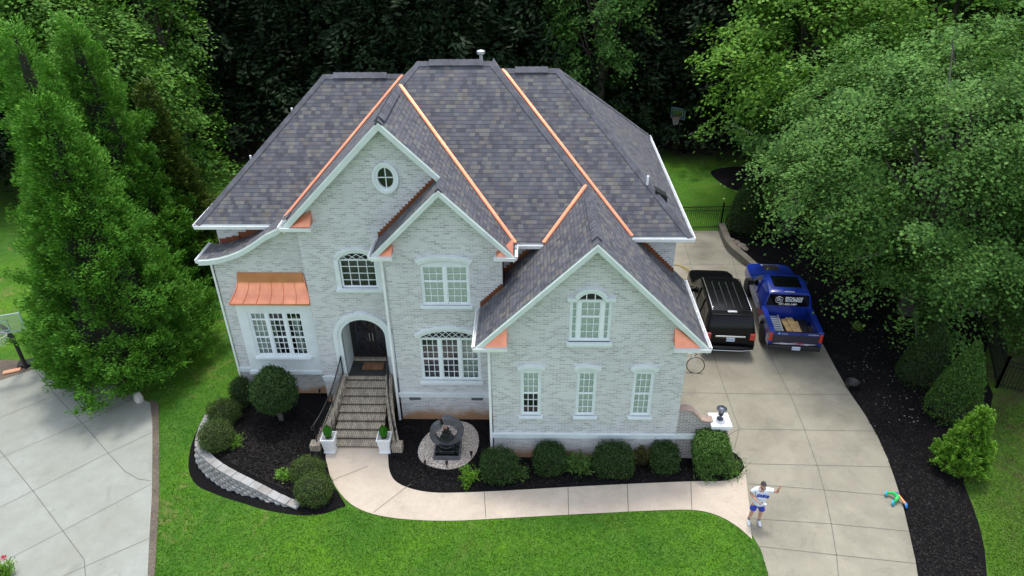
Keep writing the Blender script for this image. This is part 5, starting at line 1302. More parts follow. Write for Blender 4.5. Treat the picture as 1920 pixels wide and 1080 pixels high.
a = G(1278, 434); c = G(1350, 430); fence('black iron picket fence closing the far end of the driveway', [(5.3, a.y), (c.x, c.y), (c.x+6.5, c.y+.1)])
a = G(1868, 727); c = G(1925, 745); e = G(1850, 640); fence('black iron fence panel at the right edge under the trees', [(e.x, e.y), (a.x, a.y), (c.x+1, c.y-.3)], 1.25)

# flat cardboard piece, rose bush, leaf litter, stump ---------------------
b = MB(); b.M = Matrix.Translation(G(23, 697)+Vector((0, 0, .02))) @ Matrix.Rotation(.42, 4, 'Z'); b.cbox((0, 0, .02), (.62, .22, .04)); o = b.build('wood_board', flat('orange_board', (.55, .28, .16), .7)); tag(o, 'short orange board lying on the dirt by the basketball pole', 'board')
loose('rose_bush', 'rose bush with red blooms cut off by the lower left corner of the frame', 6, 1078, .42, .6, 'lbright', 900, .09, zz=-.55, seed=71, cat='rose bush')
rb = COL.objects.get('rose_bush')
for i, (dx, dy, dz) in enumerate(((.02, .25, .62), (-.15, -.05, .5))):
    b = MB(); rng = random.Random(i)
    for k in range(16): a_ = k*2.4; r_ = .018+.004*k; b.add([(r_*math.cos(a_)+dx, r_*math.sin(a_)+dy, dz), (r_*math.cos(a_+.7)+dx, r_*math.sin(a_+.7)+dy, dz+.01), (r_*1.5*math.cos(a_+.5)+dx, r_*1.5*math.sin(a_+.5)+dy, dz+.06), (r_*1.5*math.cos(a_)+dx, r_*1.5*math.sin(a_)+dy, dz+.06)], [(0, 1, 2, 3)])
    b.build('rose_bloom', flat('rose_red', (.55, .03, .07), .6), rb)
rng = np.random.default_rng(9); q = []
n = 650; pxs = rng.uniform(1470, 1800, n); pys = rng.uniform(480, 800, n); P = []
for a_, c_ in zip(pxs, pys):
    if (a_-1520)*.95+ (610-c_)*.5 < 20+rng.uniform(-10, 30): continue
    g_ = atZ(float(a_), float(c_), .03); P.append((g_.x, g_.y, .035))
P = np.array(P); n = len(P); Dm = rng.normal(size=(n, 3))*np.array([1, 1, .1]); L = rng.uniform(.03, .09, n)
o = bpy.data.objects.new('fallen_leaves', quads_mesh('fallen_leaves', leaf_quads(P, Dm, np.tile([0, 0, 1.], (n, 1))+rng.normal(size=(n, 3))*.1, L, L*.6), M['leaflitter'])); link(o); tag(o, kind='stuff')
# grey stump/stone at cypress base
b = MB(); b.lathe([(.16, 0), (.18, .15), (.12, .38), (.03, .42)], n=7); o = b.build('garden_stone', flat('pale_stone', (.5, .48, .44), .8, var=.2)); p = G(262, 752); o.location = (p.x, p.y, p.z); tag(o, 'pale upright stone at the foot of the widest bright conifer', 'stone')

# bicycle ---------------------------------------------------------------
p = atZ(1304, 700, 0); bk = thing('bicycle', 'white road bicycle with black tyres behind the garage corner', 'bicycle', (p.x-.03, p.y, .0), rad(-8)); TL = Matrix.Rotation(rad(-14), 4, 'X'); wr_ = .33
for nm, cx in (('wheel', 0), ('wheel', -1.0)):
    b = MB(TL); b.tube([(cx+wr_*math.cos(i*math.pi/14), 0, wr_+wr_*math.sin(i*math.pi/14)) for i in range(29)], .017, 6); wo = b.build('wheel', M['black'], bk)
    b = MB(TL); 
    for i in range(12): t = i*math.pi/6; b.tube([(cx, 0, wr_), (cx+wr_*.95*math.cos(t), 0, wr_+wr_*.95*math.sin(t))], .003, 3)
    b.tube([(cx, -.04, wr_), (cx, .04, wr_)], .025, 8); b.build('spokes', M['tin'], wo)
b = MB(TL)
for a_, c_ in (((-1, 0, wr_), (-.55, 0, wr_-.03)), ((-1, 0, wr_), (-.68, 0, .78)), ((-.55, 0, wr_-.03), (-.70, 0, .85)), ((-.55, 0, wr_-.03), (-.16, 0, .72)), ((-.68, 0, .78), (-.18, 0, .82)), ((-.18, 0, .88), (-.14, 0, .68)), ((-.14, 0, .68), (0, 0, wr_))): b.tube([a_, c_], .019, 6)
b.build('frame', M['white'], bk)
b = MB(TL); b.tube([(-.10, -.2, .80), (-.02, -.2, .86), (-.10, -.2, .93), (-.18, 0, .93), (-.10, .2, .93), (-.02, .2, .86), (-.10, .2, .80)], .016, 6); b.build('handlebar', M['black'], bk)
b = MB(TL); b.box((-.84, -.07, .86), (-.58, .07, .90)); b.build('saddle', M['black'], bk, bevel=.02)
b = MB(TL); b.lathe([(.09, -.01), (.09, .01)], (-.55, 0, wr_-.03), 14, 0, Matrix.Rotation(rad(90), 4, 'X')); b.tube([(-.55, .02, wr_-.03), (-.40, .04, wr_-.12), (-.40, .12, wr_-.12)], .012, 5); b.build('crankset', M['black'], bk)

# toy ride-on -----------------------------------------------------------
p = atZ(1682, 936, .1); ty = thing('toy_tricycle', 'green, blue and orange plastic ride on toy tipped at the driveway edge', 'toy', (p.x, p.y, .012), rad(-20))
b = MB(); b.tube([(-.42, .18, .14), (-.30, .24, .18), (-.10, .20, .22), (0, 0, .24), (-.08, -.16, .20), (-.16, -.28, .14)], [.05, .06, .08, .10, .08, .05], 8); b.build('body', flat('toy_green', (.02, .50, .10), .35, var=.05), ty, smooth=True)
for nm, c, m in (('wheel', (-.45, .18, .12), 'toy_teal'), ('wheel', (-.19, -.31, .12), 'toy_teal'), ('wheel', (.36, -.28, .13), 'toy_blue')):
    b = MB(); b.lathe([(.05, -.05), (.12, -.045), (.12, .045), (.05, .05)], c, 12, 0, Matrix.Rotation(rad(70), 4, 'Y')); b.build(nm, flat(m, (.02, .38, .55) if m == 'toy_teal' else (.04, .22, .6), .35, var=.05), ty)
b = MB(); b.beam((.02, .22, .2), (.32, -.22, .16), .10, .08); b.build('fork', flat('toy_orange', (.75, .30, .14), .4, var=.2, vs=10), ty, bevel=.02)
b = MB(); b.tube([(-.06, .30, .24), (.06, .22, .26)], .035, 6); b.build('handle', flat('toy_purple', (.25, .10, .5), .4), ty)

# ================================================================== VEHICLES  (local: +Y forward, origin at ground centre of the rear bumper)
M['carblack'] = flat('black_paint', (.003, .003, .004), .28, spec=.2, coat=.12, var=0)
M['carblue'] = flat('blue_wrap', (.008, .030, .26), .28, coat=.5, var=.35, vs=1.6)
M['tint'] = flat('tinted_glass', (.004, .004, .006), .08, var=0, spec=.35)
M['chrome'] = flat('chrome', (.75, .77, .8), .15, metal=.9, var=0)
M['tyre'] = flat('tyre', (.012, .012, .012), .8)
M['red'] = flat('tail_red', (.45, .02, .01), .2, coat=1, var=.1)
M['plate'] = flat('plate', (.6, .68, .8), .4, var=0)
M['plastic'] = flat('black_plastic', (.012, .012, .013), .6)
def loft(st, prof, parent, name, mat, sub=2):
    """st: list of (y, halfwidth scale list [(hw,z)...]) ; mirrored; returns grid of points"""
    n = len(st[0][1]); b = MB(); k = len(st)
    for y, pr in st:
        for hw, z in pr: b.v.append(Vector((-hw, y, z)))
        for hw, z in reversed(pr): b.v.append(Vector((hw, y, z)))
    m = 2*n
    for i in range(k-1):
        for j in range(m): b.f.append((i*m+j, i*m+(j+1) % m, (i+1)*m+(j+1) % m, (i+1)*m+j)); b.m.append(0)
    b.f.append(tuple(reversed(range(m)))); b.m.append(0); b.f.append(tuple((k-1)*m+j for j in range(m))); b.m.append(0)
    o = b.build(name, mat, parent, smooth=True)
    bm = bmesh.new(); bm.from_mesh(o.data); bmesh.ops.recalc_face_normals(bm, faces=bm.faces); bm.to_mesh(o.data); bm.free()
    bv = o.modifiers.new('bevel', 'BEVEL'); bv.width = .035; bv.segments = 3; bv.limit_method = 'ANGLE'; bv.angle_limit = rad(24)
    return o
def wheel(parent, x, y, r, wd, side):
    b = MB(); R = Matrix.Rotation(rad(90), 4, 'Y')
    b.lathe([(r*.62, -wd/2), (r*.93, -wd/2), (r, -wd*.35), (r, wd*.35), (r*.93, wd/2), (r*.62, wd/2)], (x, y, r), 28, 0, R); wo = b.build('wheel', M['tyre'], parent, smooth=True)
    b = MB(); b.lathe([(.05, 0), (.07, .02), (r*.60, -.01), (r*.64, .02), (r*.64, -.05)], (x+side*wd*.42, y, r), 20, 0, Matrix.Rotation(rad(90*side), 4, 'Y')); b.build('rim', M['tin'] if parent.name.startswith('suv') else M['black'], wo)
def text(s, size, M4, mat, parent, name='lettering', ext=.002, align='CENTER', shear=0, bold=0):
    c = bpy.data.curves.new(name, 'FONT'); c.body = s; c.size = size; c.align_x = align; c.extrude = ext; c.shear = shear; c.offset = bold
    o = bpy.data.objects.new(name, c); link(o); bpy.context.view_layer.update()
    me = bpy.data.meshes.new_from_object(o.evaluated_get(bpy.context.evaluated_depsgraph_get())); bpy.data.objects.remove(o)
    me.transform(M4); me.materials.clear(); me.materials.append(mat); o = bpy.data.objects.new(name, me); link(o, parent); return o
def panel(name, pts, mat, parent, th=.006):
    P = [Vector(p) for p in pts]; n = (P[1]-P[0]).cross(P[2]-P[0]).normalized(); b = MB(); b.prism([p for p in P], -n*th); return b.build(name, mat, parent)
RX90 = Matrix.Rotation(rad(90), 4, 'X')
# --- SUV
pr0 = wp(1366, 651, .5); suv = thing('suv', 'black full size suv with silver roof rails parked beside the garage', 'suv', (pr0[0], pr0[1], .012), rad(-3.0))
W2 = 1.0
def sp(belt, bz, roofw, rz, low=.96, zl=.35, hipz=.75):
    return [(low*.93, zl), (low, hipz*.75), (belt, bz), ((belt+roofw)/2+.01, (bz+rz)/2), (roofw, rz-.05), (roofw*.86, rz)]
st = [(0.02, [(.90, .38), (.95, .60), (.93, 1.02), (.90, 1.05), (.86, 1.08), (.80, 1.10)]),
      (.10, [(.93, .34), (.99, .60), (.97, 1.08), (.90, 1.35), (.83, 1.48), (.76, 1.50)]),
      (.34, [(.94, .32), (1.0, .60), (.98, 1.12), (.88, 1.55), (.80, 1.84), (.70, 1.89)]),
      (1.2, [(.94, .30), (1.01, .60), (.99, 1.12), (.89, 1.55), (.80, 1.88), (.70, 1.93)]),
      (2.6, [(.94, .30), (1.01, .60), (.99, 1.12), (.89, 1.54), (.80, 1.87), (.70, 1.92)]),
      (3.10, [(.94, .30), (1.01, .60), (.99, 1.12), (.88, 1.48), (.78, 1.78), (.68, 1.83)]),
      (3.85, [(.94, .30), (1.0, .60), (.98, 1.12), (.92, 1.16), (.86, 1.18), (.72, 1.20)]),
      (4.7, [(.93, .30), (.99, .58), (.97, 1.02), (.92, 1.10), (.82, 1.13), (.60, 1.15)]),
      (5.12, [(.88, .32), (.93, .55), (.90, .92), (.85, 1.00), (.76, 1.03), (.55, 1.05)]),
      (5.22, [(.78, .38), (.82, .55), (.80, .84), (.75, .90), (.68, .93), (.50, .95)])]
body = loft(st, None, suv, 'body', M['carblack'])
for s in (-1, 1):
    for y in (.95, 4.2): wheel(suv, s*.88, y, .39, .27, s)
    panel('side_window', [(s*.972, .50, 1.16), (s*.972, 3.35, 1.16), (s*.835, 2.85, 1.76), (s*.835, .62, 1.80)][::s], M['tint'], suv)
    b = MB(); 
    for y in (1.45, 2.35): b.beam((s*.985, y, 1.15), (s*.842, y, 1.80), .05, .02, up=(0, 1, 0))
    b.build('pillar', M['carblack'], suv)
    b = MB(); b.beam((s*1.0, .45, 1.13), (s*1.0, 3.5, 1.13), .02, .03); b.build('chrome_strip', M['chrome'], suv)
    b = MB(); b.tube([(s*.74, .42, 1.93), (s*.74, .55, 1.985), (s*.74, 1.5, 2.0), (s*.74, 2.7, 1.985), (s*.73, 2.95, 1.90)], .024, 8); b.build('roof_rail', M['chrome'], suv, smooth=True)
    b = MB(); b.box((min(s*.98, s*1.2), 3.05, 1.12), (max(s*.98, s*1.2), 3.25, 1.32)); b.build('mirror', M['carblack'], suv, bevel=.04)
    b = MB(); b.box((min(s*.74, s*.965), -.015, .84), (max(s*.74, s*.965), .20, 1.14)); b.build('tail_light', M['red'], suv, bevel=.03)
    b = MB(); b.box((min(s*.6, s*.88), 5.06, .80), (max(s*.6, s*.88), 5.17, .96)); b.build('headlight', M['chrome'], suv, bevel=.03)
panel('rear_window', [(-.78, .115, 1.16), (.78, .115, 1.16), (.70, .335, 1.80), (-.70, .335, 1.80)], M['tint'], suv, .01).location = (0, -.03, .015)
panel('windscreen', [(.86, 3.80, 1.23), (-.86, 3.80, 1.23), (-.70, 3.14, 1.79), (.70, 3.14, 1.79)], M['tint'], suv, .01).location = (0, .015, .02)
b = MB(); b.cbox((0, .02, .99), (1.16, .05, .07)); b.build('tailgate_bar', M['chrome'], suv, bevel=.012)
b = MB(); b.box((-.78, .16, 1.87), (.78, .46, 1.92)); b.build('rear_spoiler', M['carblack'], suv, bevel=.02)
b = MB(); b.cbox((0, .35, 1.945), (.36, .12, .03)); b.build('roof_antenna', M['tin'], suv, bevel=.01)
b = MB(); b.tube([(-.96, .25, .40), (-.9, .0, .38), (-.5, -.06, .37), (.5, -.06, .37), (.9, .0, .38), (.96, .25, .40)], .02, 6); b.build('bumper_trim', M['chrome'], suv)
b = MB(); b.tube([(-.95, .22, .52), (-.88, -.01, .50), (-.5, -.07, .50), (.5, -.07, .50), (.88, -.01, .50), (.95, .22, .52)], .10, 8); b.build('rear_bumper', M['carblack'], suv, smooth=True)
b = MB(); b.cbox((.02, .0, .86), (.32, .04, .16)); pl = b.build('number_plate', M['plate'], suv); text('EFW-8821', .075, Matrix.Translation((.02, -.024, .835)) @ RX90, flat('plate_blue', (.05, .08, .3), .5), pl)
b = MB()
for x in (-.42, -.14, .14, .42): b.box((x-.012, .6, 1.922), (x+.012, 2.6, 1.938))
b.build('roof_ribs', flat('roof_rib', (.05, .05, .055), .3), suv)
b = MB(); b.box((-.45, 2.0, 1.925), (.45, 2.75, 1.932)); b.build('sunroof', M['tint'], suv)
# --- pickup truck
pr1 = wp(1488, 650, .55); tk = thing('pickup_truck', 'blue pickup truck with flag wrap graphics and an open bed of lumber', 'pickup truck', (pr1[0], pr1[1], .012), rad(-5.0))
st = [(1.78, [(.92, .45), (1.0, .70), (.99, 1.12), (.92, 1.18), (.86, 1.20), (.7, 1.21)]),
      (1.80, [(.92, .45), (1.0, .70), (.99, 1.20), (.90, 1.60), (.80, 1.86), (.66, 1.90)]),
      (1.98, [(.92, .45), (1.0, .70), (.99, 1.20), (.90, 1.62), (.80, 1.91), (.66, 1.96)]),
      (2.9, [(.92, .45), (1.0, .70), (.99, 1.20), (.90, 1.62), (.79, 1.92), (.66, 1.97)]),
      (3.35, [(.92, .45), (1.0, .70), (.99, 1.20), (.89, 1.56), (.77, 1.84), (.64, 1.89)]),
      (4.15, [(.92, .45), (1.0, .70), (.98, 1.20), (.93, 1.24), (.86, 1.26), (.70, 1.28)]),
      (4.9, [(.93, .45), (1.01, .72), (.99, 1.12), (.92, 1.20), (.80, 1.23), (.56, 1.26)]),
      (5.5, [(.92, .45), (.98, .70), (.95, 1.05), (.88, 1.12), (.76, 1.15), (.5, 1.17)]),
      (5.72, [(.84, .50), (.88, .68), (.86, .94), (.80, 1.0), (.7, 1.02), (.46, 1.03)])]
loft(st, None, tk, 'cab', M['carblue'])
for s in (-1, 1):
    for y in (.98, 4.65): wheel(tk, s*.90, y, .42, .28, s)
    b = MB(); P = [(.0, .52), (.0, 1.22), (1.80, 1.22), (1.80, .50), (1.55, .50), (1.50, .72), (1.35, .90), (1.15, .99), (.85, .99), (.62, .90), (.50, .72), (.46, .52)]
    b.prism([(s*1.0, y, z) for y, z in P], (-s*.17, 0, 0)); b.build('bed_side', M['carblue'], tk, bevel=.02)
    b = MB(); b.box((min(s*.83, s*1.0), .02, 1.221), (max(s*.83, s*1.0), 1.80, 1.245)); b.build('bed_rail', M['carblue'], tk, bevel=.01)
    b = MB()       # wheel arch flare
    b.tube([(s*1.0, .98+.52*math.cos(a_), .44+.54*math.sin(a_)) for a_ in [i*math.pi/12 for i in range(13)]], .03, 6); b.build('wheel_arch', M['plastic'], tk)
    panel('side_window', [(s*.985, 2.15, 1.24), (s*.985, 3.75, 1.26), (s*.85, 3.35, 1.76), (s*.835, 2.25, 1.82)][::s], M['tint'], tk, .012).location = (-s*.012, 0, 0)
    b = MB(); b.beam((s*.99, 2.88, 1.2), (s*.845, 2.88, 1.86), .08, .03, up=(0, 1, 0)); b.build('pillar', M['carblue'], tk)
    b = MB(); b.box((min(s*1.0, s*1.26), 3.55, 1.16), (max(s*1.0, s*1.26), 3.75, 1.42)); b.build('mirror', M['black'], tk, bevel=.04)
    b = MB(); b.box((min(s*.88, s*1.012), -.03, .78), (max(s*.88, s*1.012), .10, 1.16)); b.build('tail_light', M['red'], tk, bevel=.02)
    b = MB(); b.box((min(s*.6, s*.86), 5.55, .85), (max(s*.6, s*.86), 5.72, 1.0)); b.build('headlight', M['chrome'], tk, bevel=.02)
    red = flat('wrap_red', (.30, .02, .05), .35, var=.3, vs=5); wh = flat('wrap_white', (.5, .5, .58), .4, var=.2, vs=6)
    for (pts, m_) in (([(1.9, .62), (1.55, .95), (1.2, 1.16), (.9, 1.18), (1.25, 1.02), (1.45, .85), (1.6, .58)], wh), ([(2.3, .75), (1.9, 1.05), (1.4, 1.2), (1.05, 1.2), (1.5, 1.05), (1.75, .85), (1.95, .64)], red), ([(.42, .56), (.40, .85), (.2, 1.0), (.08, .72), (.08, .56)], wh), ([(.44, .70), (.5, 1.0), (.3, 1.12), (.35, .86)], red)):
        P = [(s*1.004, y, z) for y, z in pts]; b = MB(); b.prism(P, (s*.003, 0, 0)); b.build('wrap_graphic', m_, tk)
    RS = Matrix.Rotation(rad(90)*s, 4, 'Z') @ RX90
    gx = flat('wrap_letters', (.55, .6, .7), .4, var=0)
    text('ESCALADE', .27, Matrix.Translation((s*1.004, 3.0, .92)) @ RS, gx, tk, shear=.2, bold=.004); text('ROOFING', .22, Matrix.Translation((s*1.004, 2.9, .70)) @ RS, gx, tk, shear=.2, bold=.004)
    b = MB(); b.prism([(s*.93, 1.95, 1.34), (s*.90, 2.14, 1.34), (s*.855, 2.16, 1.68), (s*.89, 2.0, 1.60)], (s*.01, 0, 0)); b.build('wrap_graphic', red, tk)
b = MB(); b.box((-.83, .06, .50), (.83, 1.80, .66)); b.build('bed_floor', M['plastic'], tk)
b = MB(); b.box((-.88, -.02, .62), (.88, .06, 1.22)); tg = b.build('tailgate', flat('tailgate_dark', (.008, .010, .03), .3, coat=1, var=.2), tk, bevel=.015)
b = MB(); b.box((-.87, -.026, 1.08), (.87, -.021, 1.215)); b.build('tailgate_strip', flat('wrap_navy', (.015, .03, .20), .35, var=.3, vs=4), tg)
text('Escalade', .07, Matrix.Translation((-.45, -.03, 1.12)) @ RX90, gx, tg); text('RAM 1500' if False else 'ROOFING', .085, Matrix.Translation((.62, -.03, 1.115)) @ RX90, gx, tg, shear=.3)
b = MB(); b.lathe([(.045, -.002), (.045, .002)], (-.66, -.03, 1.145), 12, 0, RX90); b.build('emblem', flat('emblem_blue', (.2, .45, .8), .4), tg)
for pts, m_ in (([(-.86, .66), (-.5, .72), (-.2, .70), (.1, .75), (.5, .70), (.86, .70), (.5, .64), (0, .66), (-.4, .64)], wh), ([(-.1, .70), (.25, .76), (.4, .69), (.15, .665)], red)):
    b = MB(); b.prism([(x, -.024, z) for x, z in pts], (0, -.004 if m_ is wh else -.007, 0)); b.build('wrap_graphic', m_, tg)
b = MB(); b.box((-.98, -.12, .42), (.98, .05, .62)); b.build('rear_bumper', M['plastic'], tk, bevel=.03)
b = MB(); b.cbox((.06, -.13, .545), (.31, .02, .155)); pl = b.build('number_plate', M['plate'], tk); text('HKP-3318', .07, Matrix.Translation((.06, -.142, .52)) @ RX90, flat('plate_blue', (.05, .08, .3), .5), pl)
panel('windscreen', [(.86, 4.10, 1.30), (-.86, 4.10, 1.30), (-.68, 3.40, 1.85), (.68, 3.40, 1.85)], M['tint'], tk, .01).location = (0, .02, .02)
rwn = panel('rear_window', [(-.86, 1.795, 1.30), (.86, 1.795, 1.30), (.75, 1.80, 1.82), (-.75, 1.80, 1.82)], M['tint'], tk, .02); rwn.location = (0, -.022, 0)
b = MB(); b.box((-.55, 2.15, 1.962), (.55, 3.05, 1.974)); b.build('sunroof', M['tint'], tk, bevel=.004)
b = MB(); b.box((-.20, 1.84, 1.915), (.20, 1.88, 1.935)); b.build('brake_light', flat('brake_lens', (.6, .6, .65), .3), tk)
b = MB(); b.box((-.32, 4.75, 1.262), (.32, 5.25, 1.27)); b.build('hood_scoop', M['black'], tk)
wl_ = flat('letter_white', (.85, .87, .9), .5, var=0); TT = lambda x, z: Matrix.Translation((x, 1.768, z)) @ RX90
text('ESCALADE', .145, TT(.19, 1.64), wl_, rwn, bold=.004, shear=.15); text('ROOFING', .145, TT(.19, 1.52), wl_, rwn, bold=.004, shear=.15); text('336-422-1498', .125, TT(0, 1.36), wl_, rwn, bold=.003)
b = MB()
hexp = [(.155*math.sin(i*math.pi/3), .155*math.cos(i*math.pi/3)) for i in range(6)]
for (x0, z0), (x1, z1) in zip(hexp, hexp[1:]+hexp[:1]): b.beam((x0-.38, 1.766, z0+1.60), (x1-.38, 1.766, z1+1.60), .006, .032, up=(0, 1, 0))
b.build('logo_mark', wl_, rwn)
b = MB()
for x, z0, z1 in ((-.07, -.06, .03), (0, -.07, .07), (.07, -.06, .03)): b.box((x-.38-.014, 1.763, 1.60+z0), (x-.38+.014, 1.768, 1.60+z1))
b.beam((-.46, 1.765, 1.63), (-.38, 1.765, 1.69), .005, .025, up=(0, 1, 0)); b.beam((-.38, 1.765, 1.69), (-.30, 1.765, 1.63), .005, .025, up=(0, 1, 0)); b.build('logo_mark', wl_, rwn)
text('', .1, TT(0, 0), wl_, rwn) if False else None
b = MB(); 
text('ESCALADE', .16, Matrix.Translation((0, 5.28, 1.205)) @ Matrix.Rotation(rad(-3), 4, 'X'), wl_, tk, name='hood_lettering')
# cargo (things resting in the bed)
TW = Matrix.Translation(tk.location) @ Matrix.Rotation(rad(-5.0), 4, 'Z')
ft.scale = (.88, .88, .92); ty.scale = (.66, .66, .75)
def cargo(b, name, mat, label, cat, bevel=0, grp=None):
    o = b.build(name, mat, bevel=bevel); o.matrix_world = TW; return tag(o, label, cat, grp)
b = MB(); b.box((-.10, .10, .75), (.18, 1.60, .79), M=Matrix.Rotation(rad(4), 4, 'Z')); b.box((-.10, .12, .67), (.2, 1.55, .745)); cargo(b, 'lumber_board', flat('pine', (.42, .28, .12), .7, var=.25, vs=5), 'wide pale pine board in the truck bed next to the ladder', 'lumber', .004)
b = MB(); b.box((.14, .10, .80), (.42, 1.62, .84), M=Matrix.Rotation(rad(6), 4, 'Z')); b.box((.23, .12, .67), (.45, 1.5, .76)); cargo(b, 'lumber_board', flat('pine_dark', (.46, .31, .14), .7, var=.25, vs=5), 'wide pine board in the truck bed, the upper and right one', 'lumber', .004)
ld = thing('ladder', 'folded aluminium ladder lying at the left of the open truck bed', 'ladder', (0, 0, 0)); ld.matrix_world = TW
b = MB(); 
for x in (-.74, -.34): b.beam((x, .12, .80), (x+.02, 1.70, .86), .05, .10)
b.build('rails', M['tin'], ld, bevel=.006)
b = MB()
for i in range(10): y = .2+i*.155; b.box((-.72, y-.055, .80+i*.005), (-.34, y+.055, .835+i*.005))
b.build('rungs', flat('alu_rung', (.33, .37, .42), .4, metal=.4), ld, bevel=.008)
b = MB()
for i in range(7): y = .25+i*.2; b.lathe([(.035, 0), (.035, .03)], (-.80, y, .86), 8)
b.build('buckles', M['white'], ld)

# ================================================================== PERSON
def skinfig(name, chains, mat, parent, sub=2, smoothit=True):
    """chains: list of [(x,y,z,rx,ry)...]; points closer than 1 mm are shared; first point is the root"""
    vs = []; es = []; rr = []
    def idx(p):
        for i, q in enumerate(vs):
            if (Vector(p[:3])-q).length < .001: return i
        vs.append(Vector(p[:3])); rr.append((p[3], p[4] if len(p) > 4 else p[3])); return len(vs)-1
    for ch in chains:
        ids = [idx(p) for p in ch]; es += [(a, b) for a, b in zip(ids[:-1], ids[1:])]
    me = bpy.data.meshes.new(name); me.from_pydata([tuple(v) for v in vs], es, []); o = bpy.data.objects.new(name, me); link(o)
    m = o.modifiers.new('skin', 'SKIN'); m.use_smooth_shade = True; m.branch_smoothing = .3
    if not me.skin_vertices: 
        bpy.context.view_layer.objects.active = o; bpy.ops.mesh.customdata_skin_add()
    for i, r in enumerate(rr): me.skin_vertices[0].data[i].radius = r
    me.skin_vertices[0].data[0].use_root = True
    s_ = o.modifiers.new('sub', 'SUBSURF'); s_.levels = sub; s_.render_levels = sub
    bpy.context.view_layer.update()
    m2 = bpy.data.meshes.new_from_object(o.evaluated_get(bpy.context.evaluated_depsgraph_get())); bpy.data.objects.remove(o)
    m2.materials.clear(); m2.materials.append(mat)
    for p in m2.polygons: p.use_smooth = True
    o = bpy.data.objects.new(name, m2); link(o, parent); return o
skinm = flat('skin', (.52, .27, .19), .5, var=.06); shirt = flat('shirt_white', (.72, .76, .86), .85, var=.05); short = flat('shorts_blue', (.03, .05, .42), .8, var=.1)
fp = atZ(1414, 978, .03); pe = thing('person', 'man in white t-shirt, blue shorts and dark cap waving and holding a controller', 'person', (fp.x, fp.y, .022), rad(-6))
R1 = (-.29, .03, 1.19); RWr = (-.10, -.25, 1.13); LS = (.19, .01, 1.47); LE_ = (.44, -.03, 1.40); LW_ = (.43, -.11, 1.63)
hr = [(0, 0, .96, .15, .12), (0, .0, 1.12, .145, .11), (0, .01, 1.32, .155, .11), (0, .02, 1.45, .09, .08), (0, .0, 1.52, .058, .058), (0, -.02, 1.57, .058)]
hand_r = Vector(RWr); hand_l = Vector(LW_)
def fingers(w, fwd, side, palmn, curl, lens=(.075, .085, .08, .062), spread=.02, hide=()):
    """five fingers rooted inside the palm"""
    fwd = Vector(fwd).normalized(); side = Vector(side).normalized(); pn = Vector(palmn).normalized(); out = []
    pc = Vector(w)+fwd*.05
    out.append([(*w, .026, .020), (*pc, .036, .017), (*(Vector(w)+fwd*.085), .034, .014)])
    for i, L in enumerate(lens):
        o_ = side*((i-1.5)*spread); a = Vector(w)+fwd*.085+o_; c = curl if i not in hide else 1.5
        d = fwd*math.cos(c*.5)+pn*math.sin(c*.5)+side*((i-1.5)*.10 if i not in hide else 0); b_ = a+d.normalized()*L*.5; d2 = fwd*math.cos(c*1.4)+pn*math.sin(c*1.4)+side*((i-1.5)*.10 if i not in hide else 0); e = b_+d2.normalized()*L*.5
        out.append([(*(Vector(w)+fwd*.085), .034, .014), (*a, .010), (*b_, .0095), (*e, .008)])
    t0 = Vector(w)+fwd*.03-side*.03; t1 = t0-side*.03+fwd*.03+pn*.01; t2 = t1+fwd*.03+pn*.012-side*.005
    out.append([(*pc, .036, .017), (*t0, .013), (*t1, .011), (*t2, .009)]); return out
body = [hr]
body.append([hr[0], (-.10, 0, .88, .095, .10), (-.14, -.02, .52, .062, .065), (-.15, .0, .34, .058, .062), (-.17, .02, .10, .038, .040)])
body.append([hr[0], (.10, 0, .88, .095, .10), (.12, -.02, .52, .062, .065), (.125, .0, .34, .058, .062), (.13, .02, .10, .038, .040)])
body.append([hr[2], (-.17, .01, 1.44, .065, .065), (-.235, .02, 1.33, .056, .056), (*R1, .046, .046), (-.20, -.11, 1.16, .043, .043), (*RWr, .028, .026)])
body.append([hr[2], (.17, .01, 1.44, .065, .065), (.30, -.01, 1.44, .054, .054), (*LE_, .045, .045), (.44, -.07, 1.51, .042, .042), (*LW_, .028, .026)])
skinfig('body', body, skinm, pe)
skinfig('hand', fingers(LW_, (-.05, -.10, 1), (-1, 0, 0), (0, -1, 0), .15, hide=(2, 3), spread=.022), skinm, pe, 1)
skinfig('hand', fingers(RWr, (1, -.45, -.05), (0, .4, 1), (0, .6, .2), .8), skinm, pe, 1)
# head, tilted up towards the camera
HMx = Matrix.Translation((0, -.035, 1.645)) @ Matrix.Rotation(rad(-26), 4, 'X')
bm = bmesh.new(); bmesh.ops.create_uvsphere(bm, u_segments=28, v_segments=20, radius=1)
for v in bm.verts:
    x, y, z = v.co; jaw = 1-.22*max(0, -z)**1.5; v.co = Vector((x*.078*jaw, y*.098-(.012 if z < 0 and y < 0 else 0)*-z, z*.122))
    if y < -.3:
        nx_, nz_ = x, z
        v.co.y -= .018*math.exp(-((nx_/.16)**2+((nz_+.18)/.2)**2))        # nose
        v.co.y += .008*math.exp(-(((abs(nx_)-.36)/.18)**2+((nz_-.08)/.13)**2))   # eye sockets
        v.co.y -= .006*math.exp(-((nx_/.35)**2+((nz_+.75)/.15)**2))    # chin
for v in bm.verts: v.co = HMx @ v.co
me = bpy.data.meshes.new('head'); bm.to_mesh(me); bm.free(); me.materials.append(skinm)
for p in me.polygons: p.use_smooth = True
hd_ = bpy.data.objects.new('head', me); link(hd_, pe)
b = MB(HMx)
for s in (-1, 1): b.lathe([(.004, -.004), (.011, 0), (.004, .004)], (s*.030, -.090, .010), 8, 0, RX90)
b.build('eyes', flat('eye_dark', (.03, .02, .02), .3), hd_)
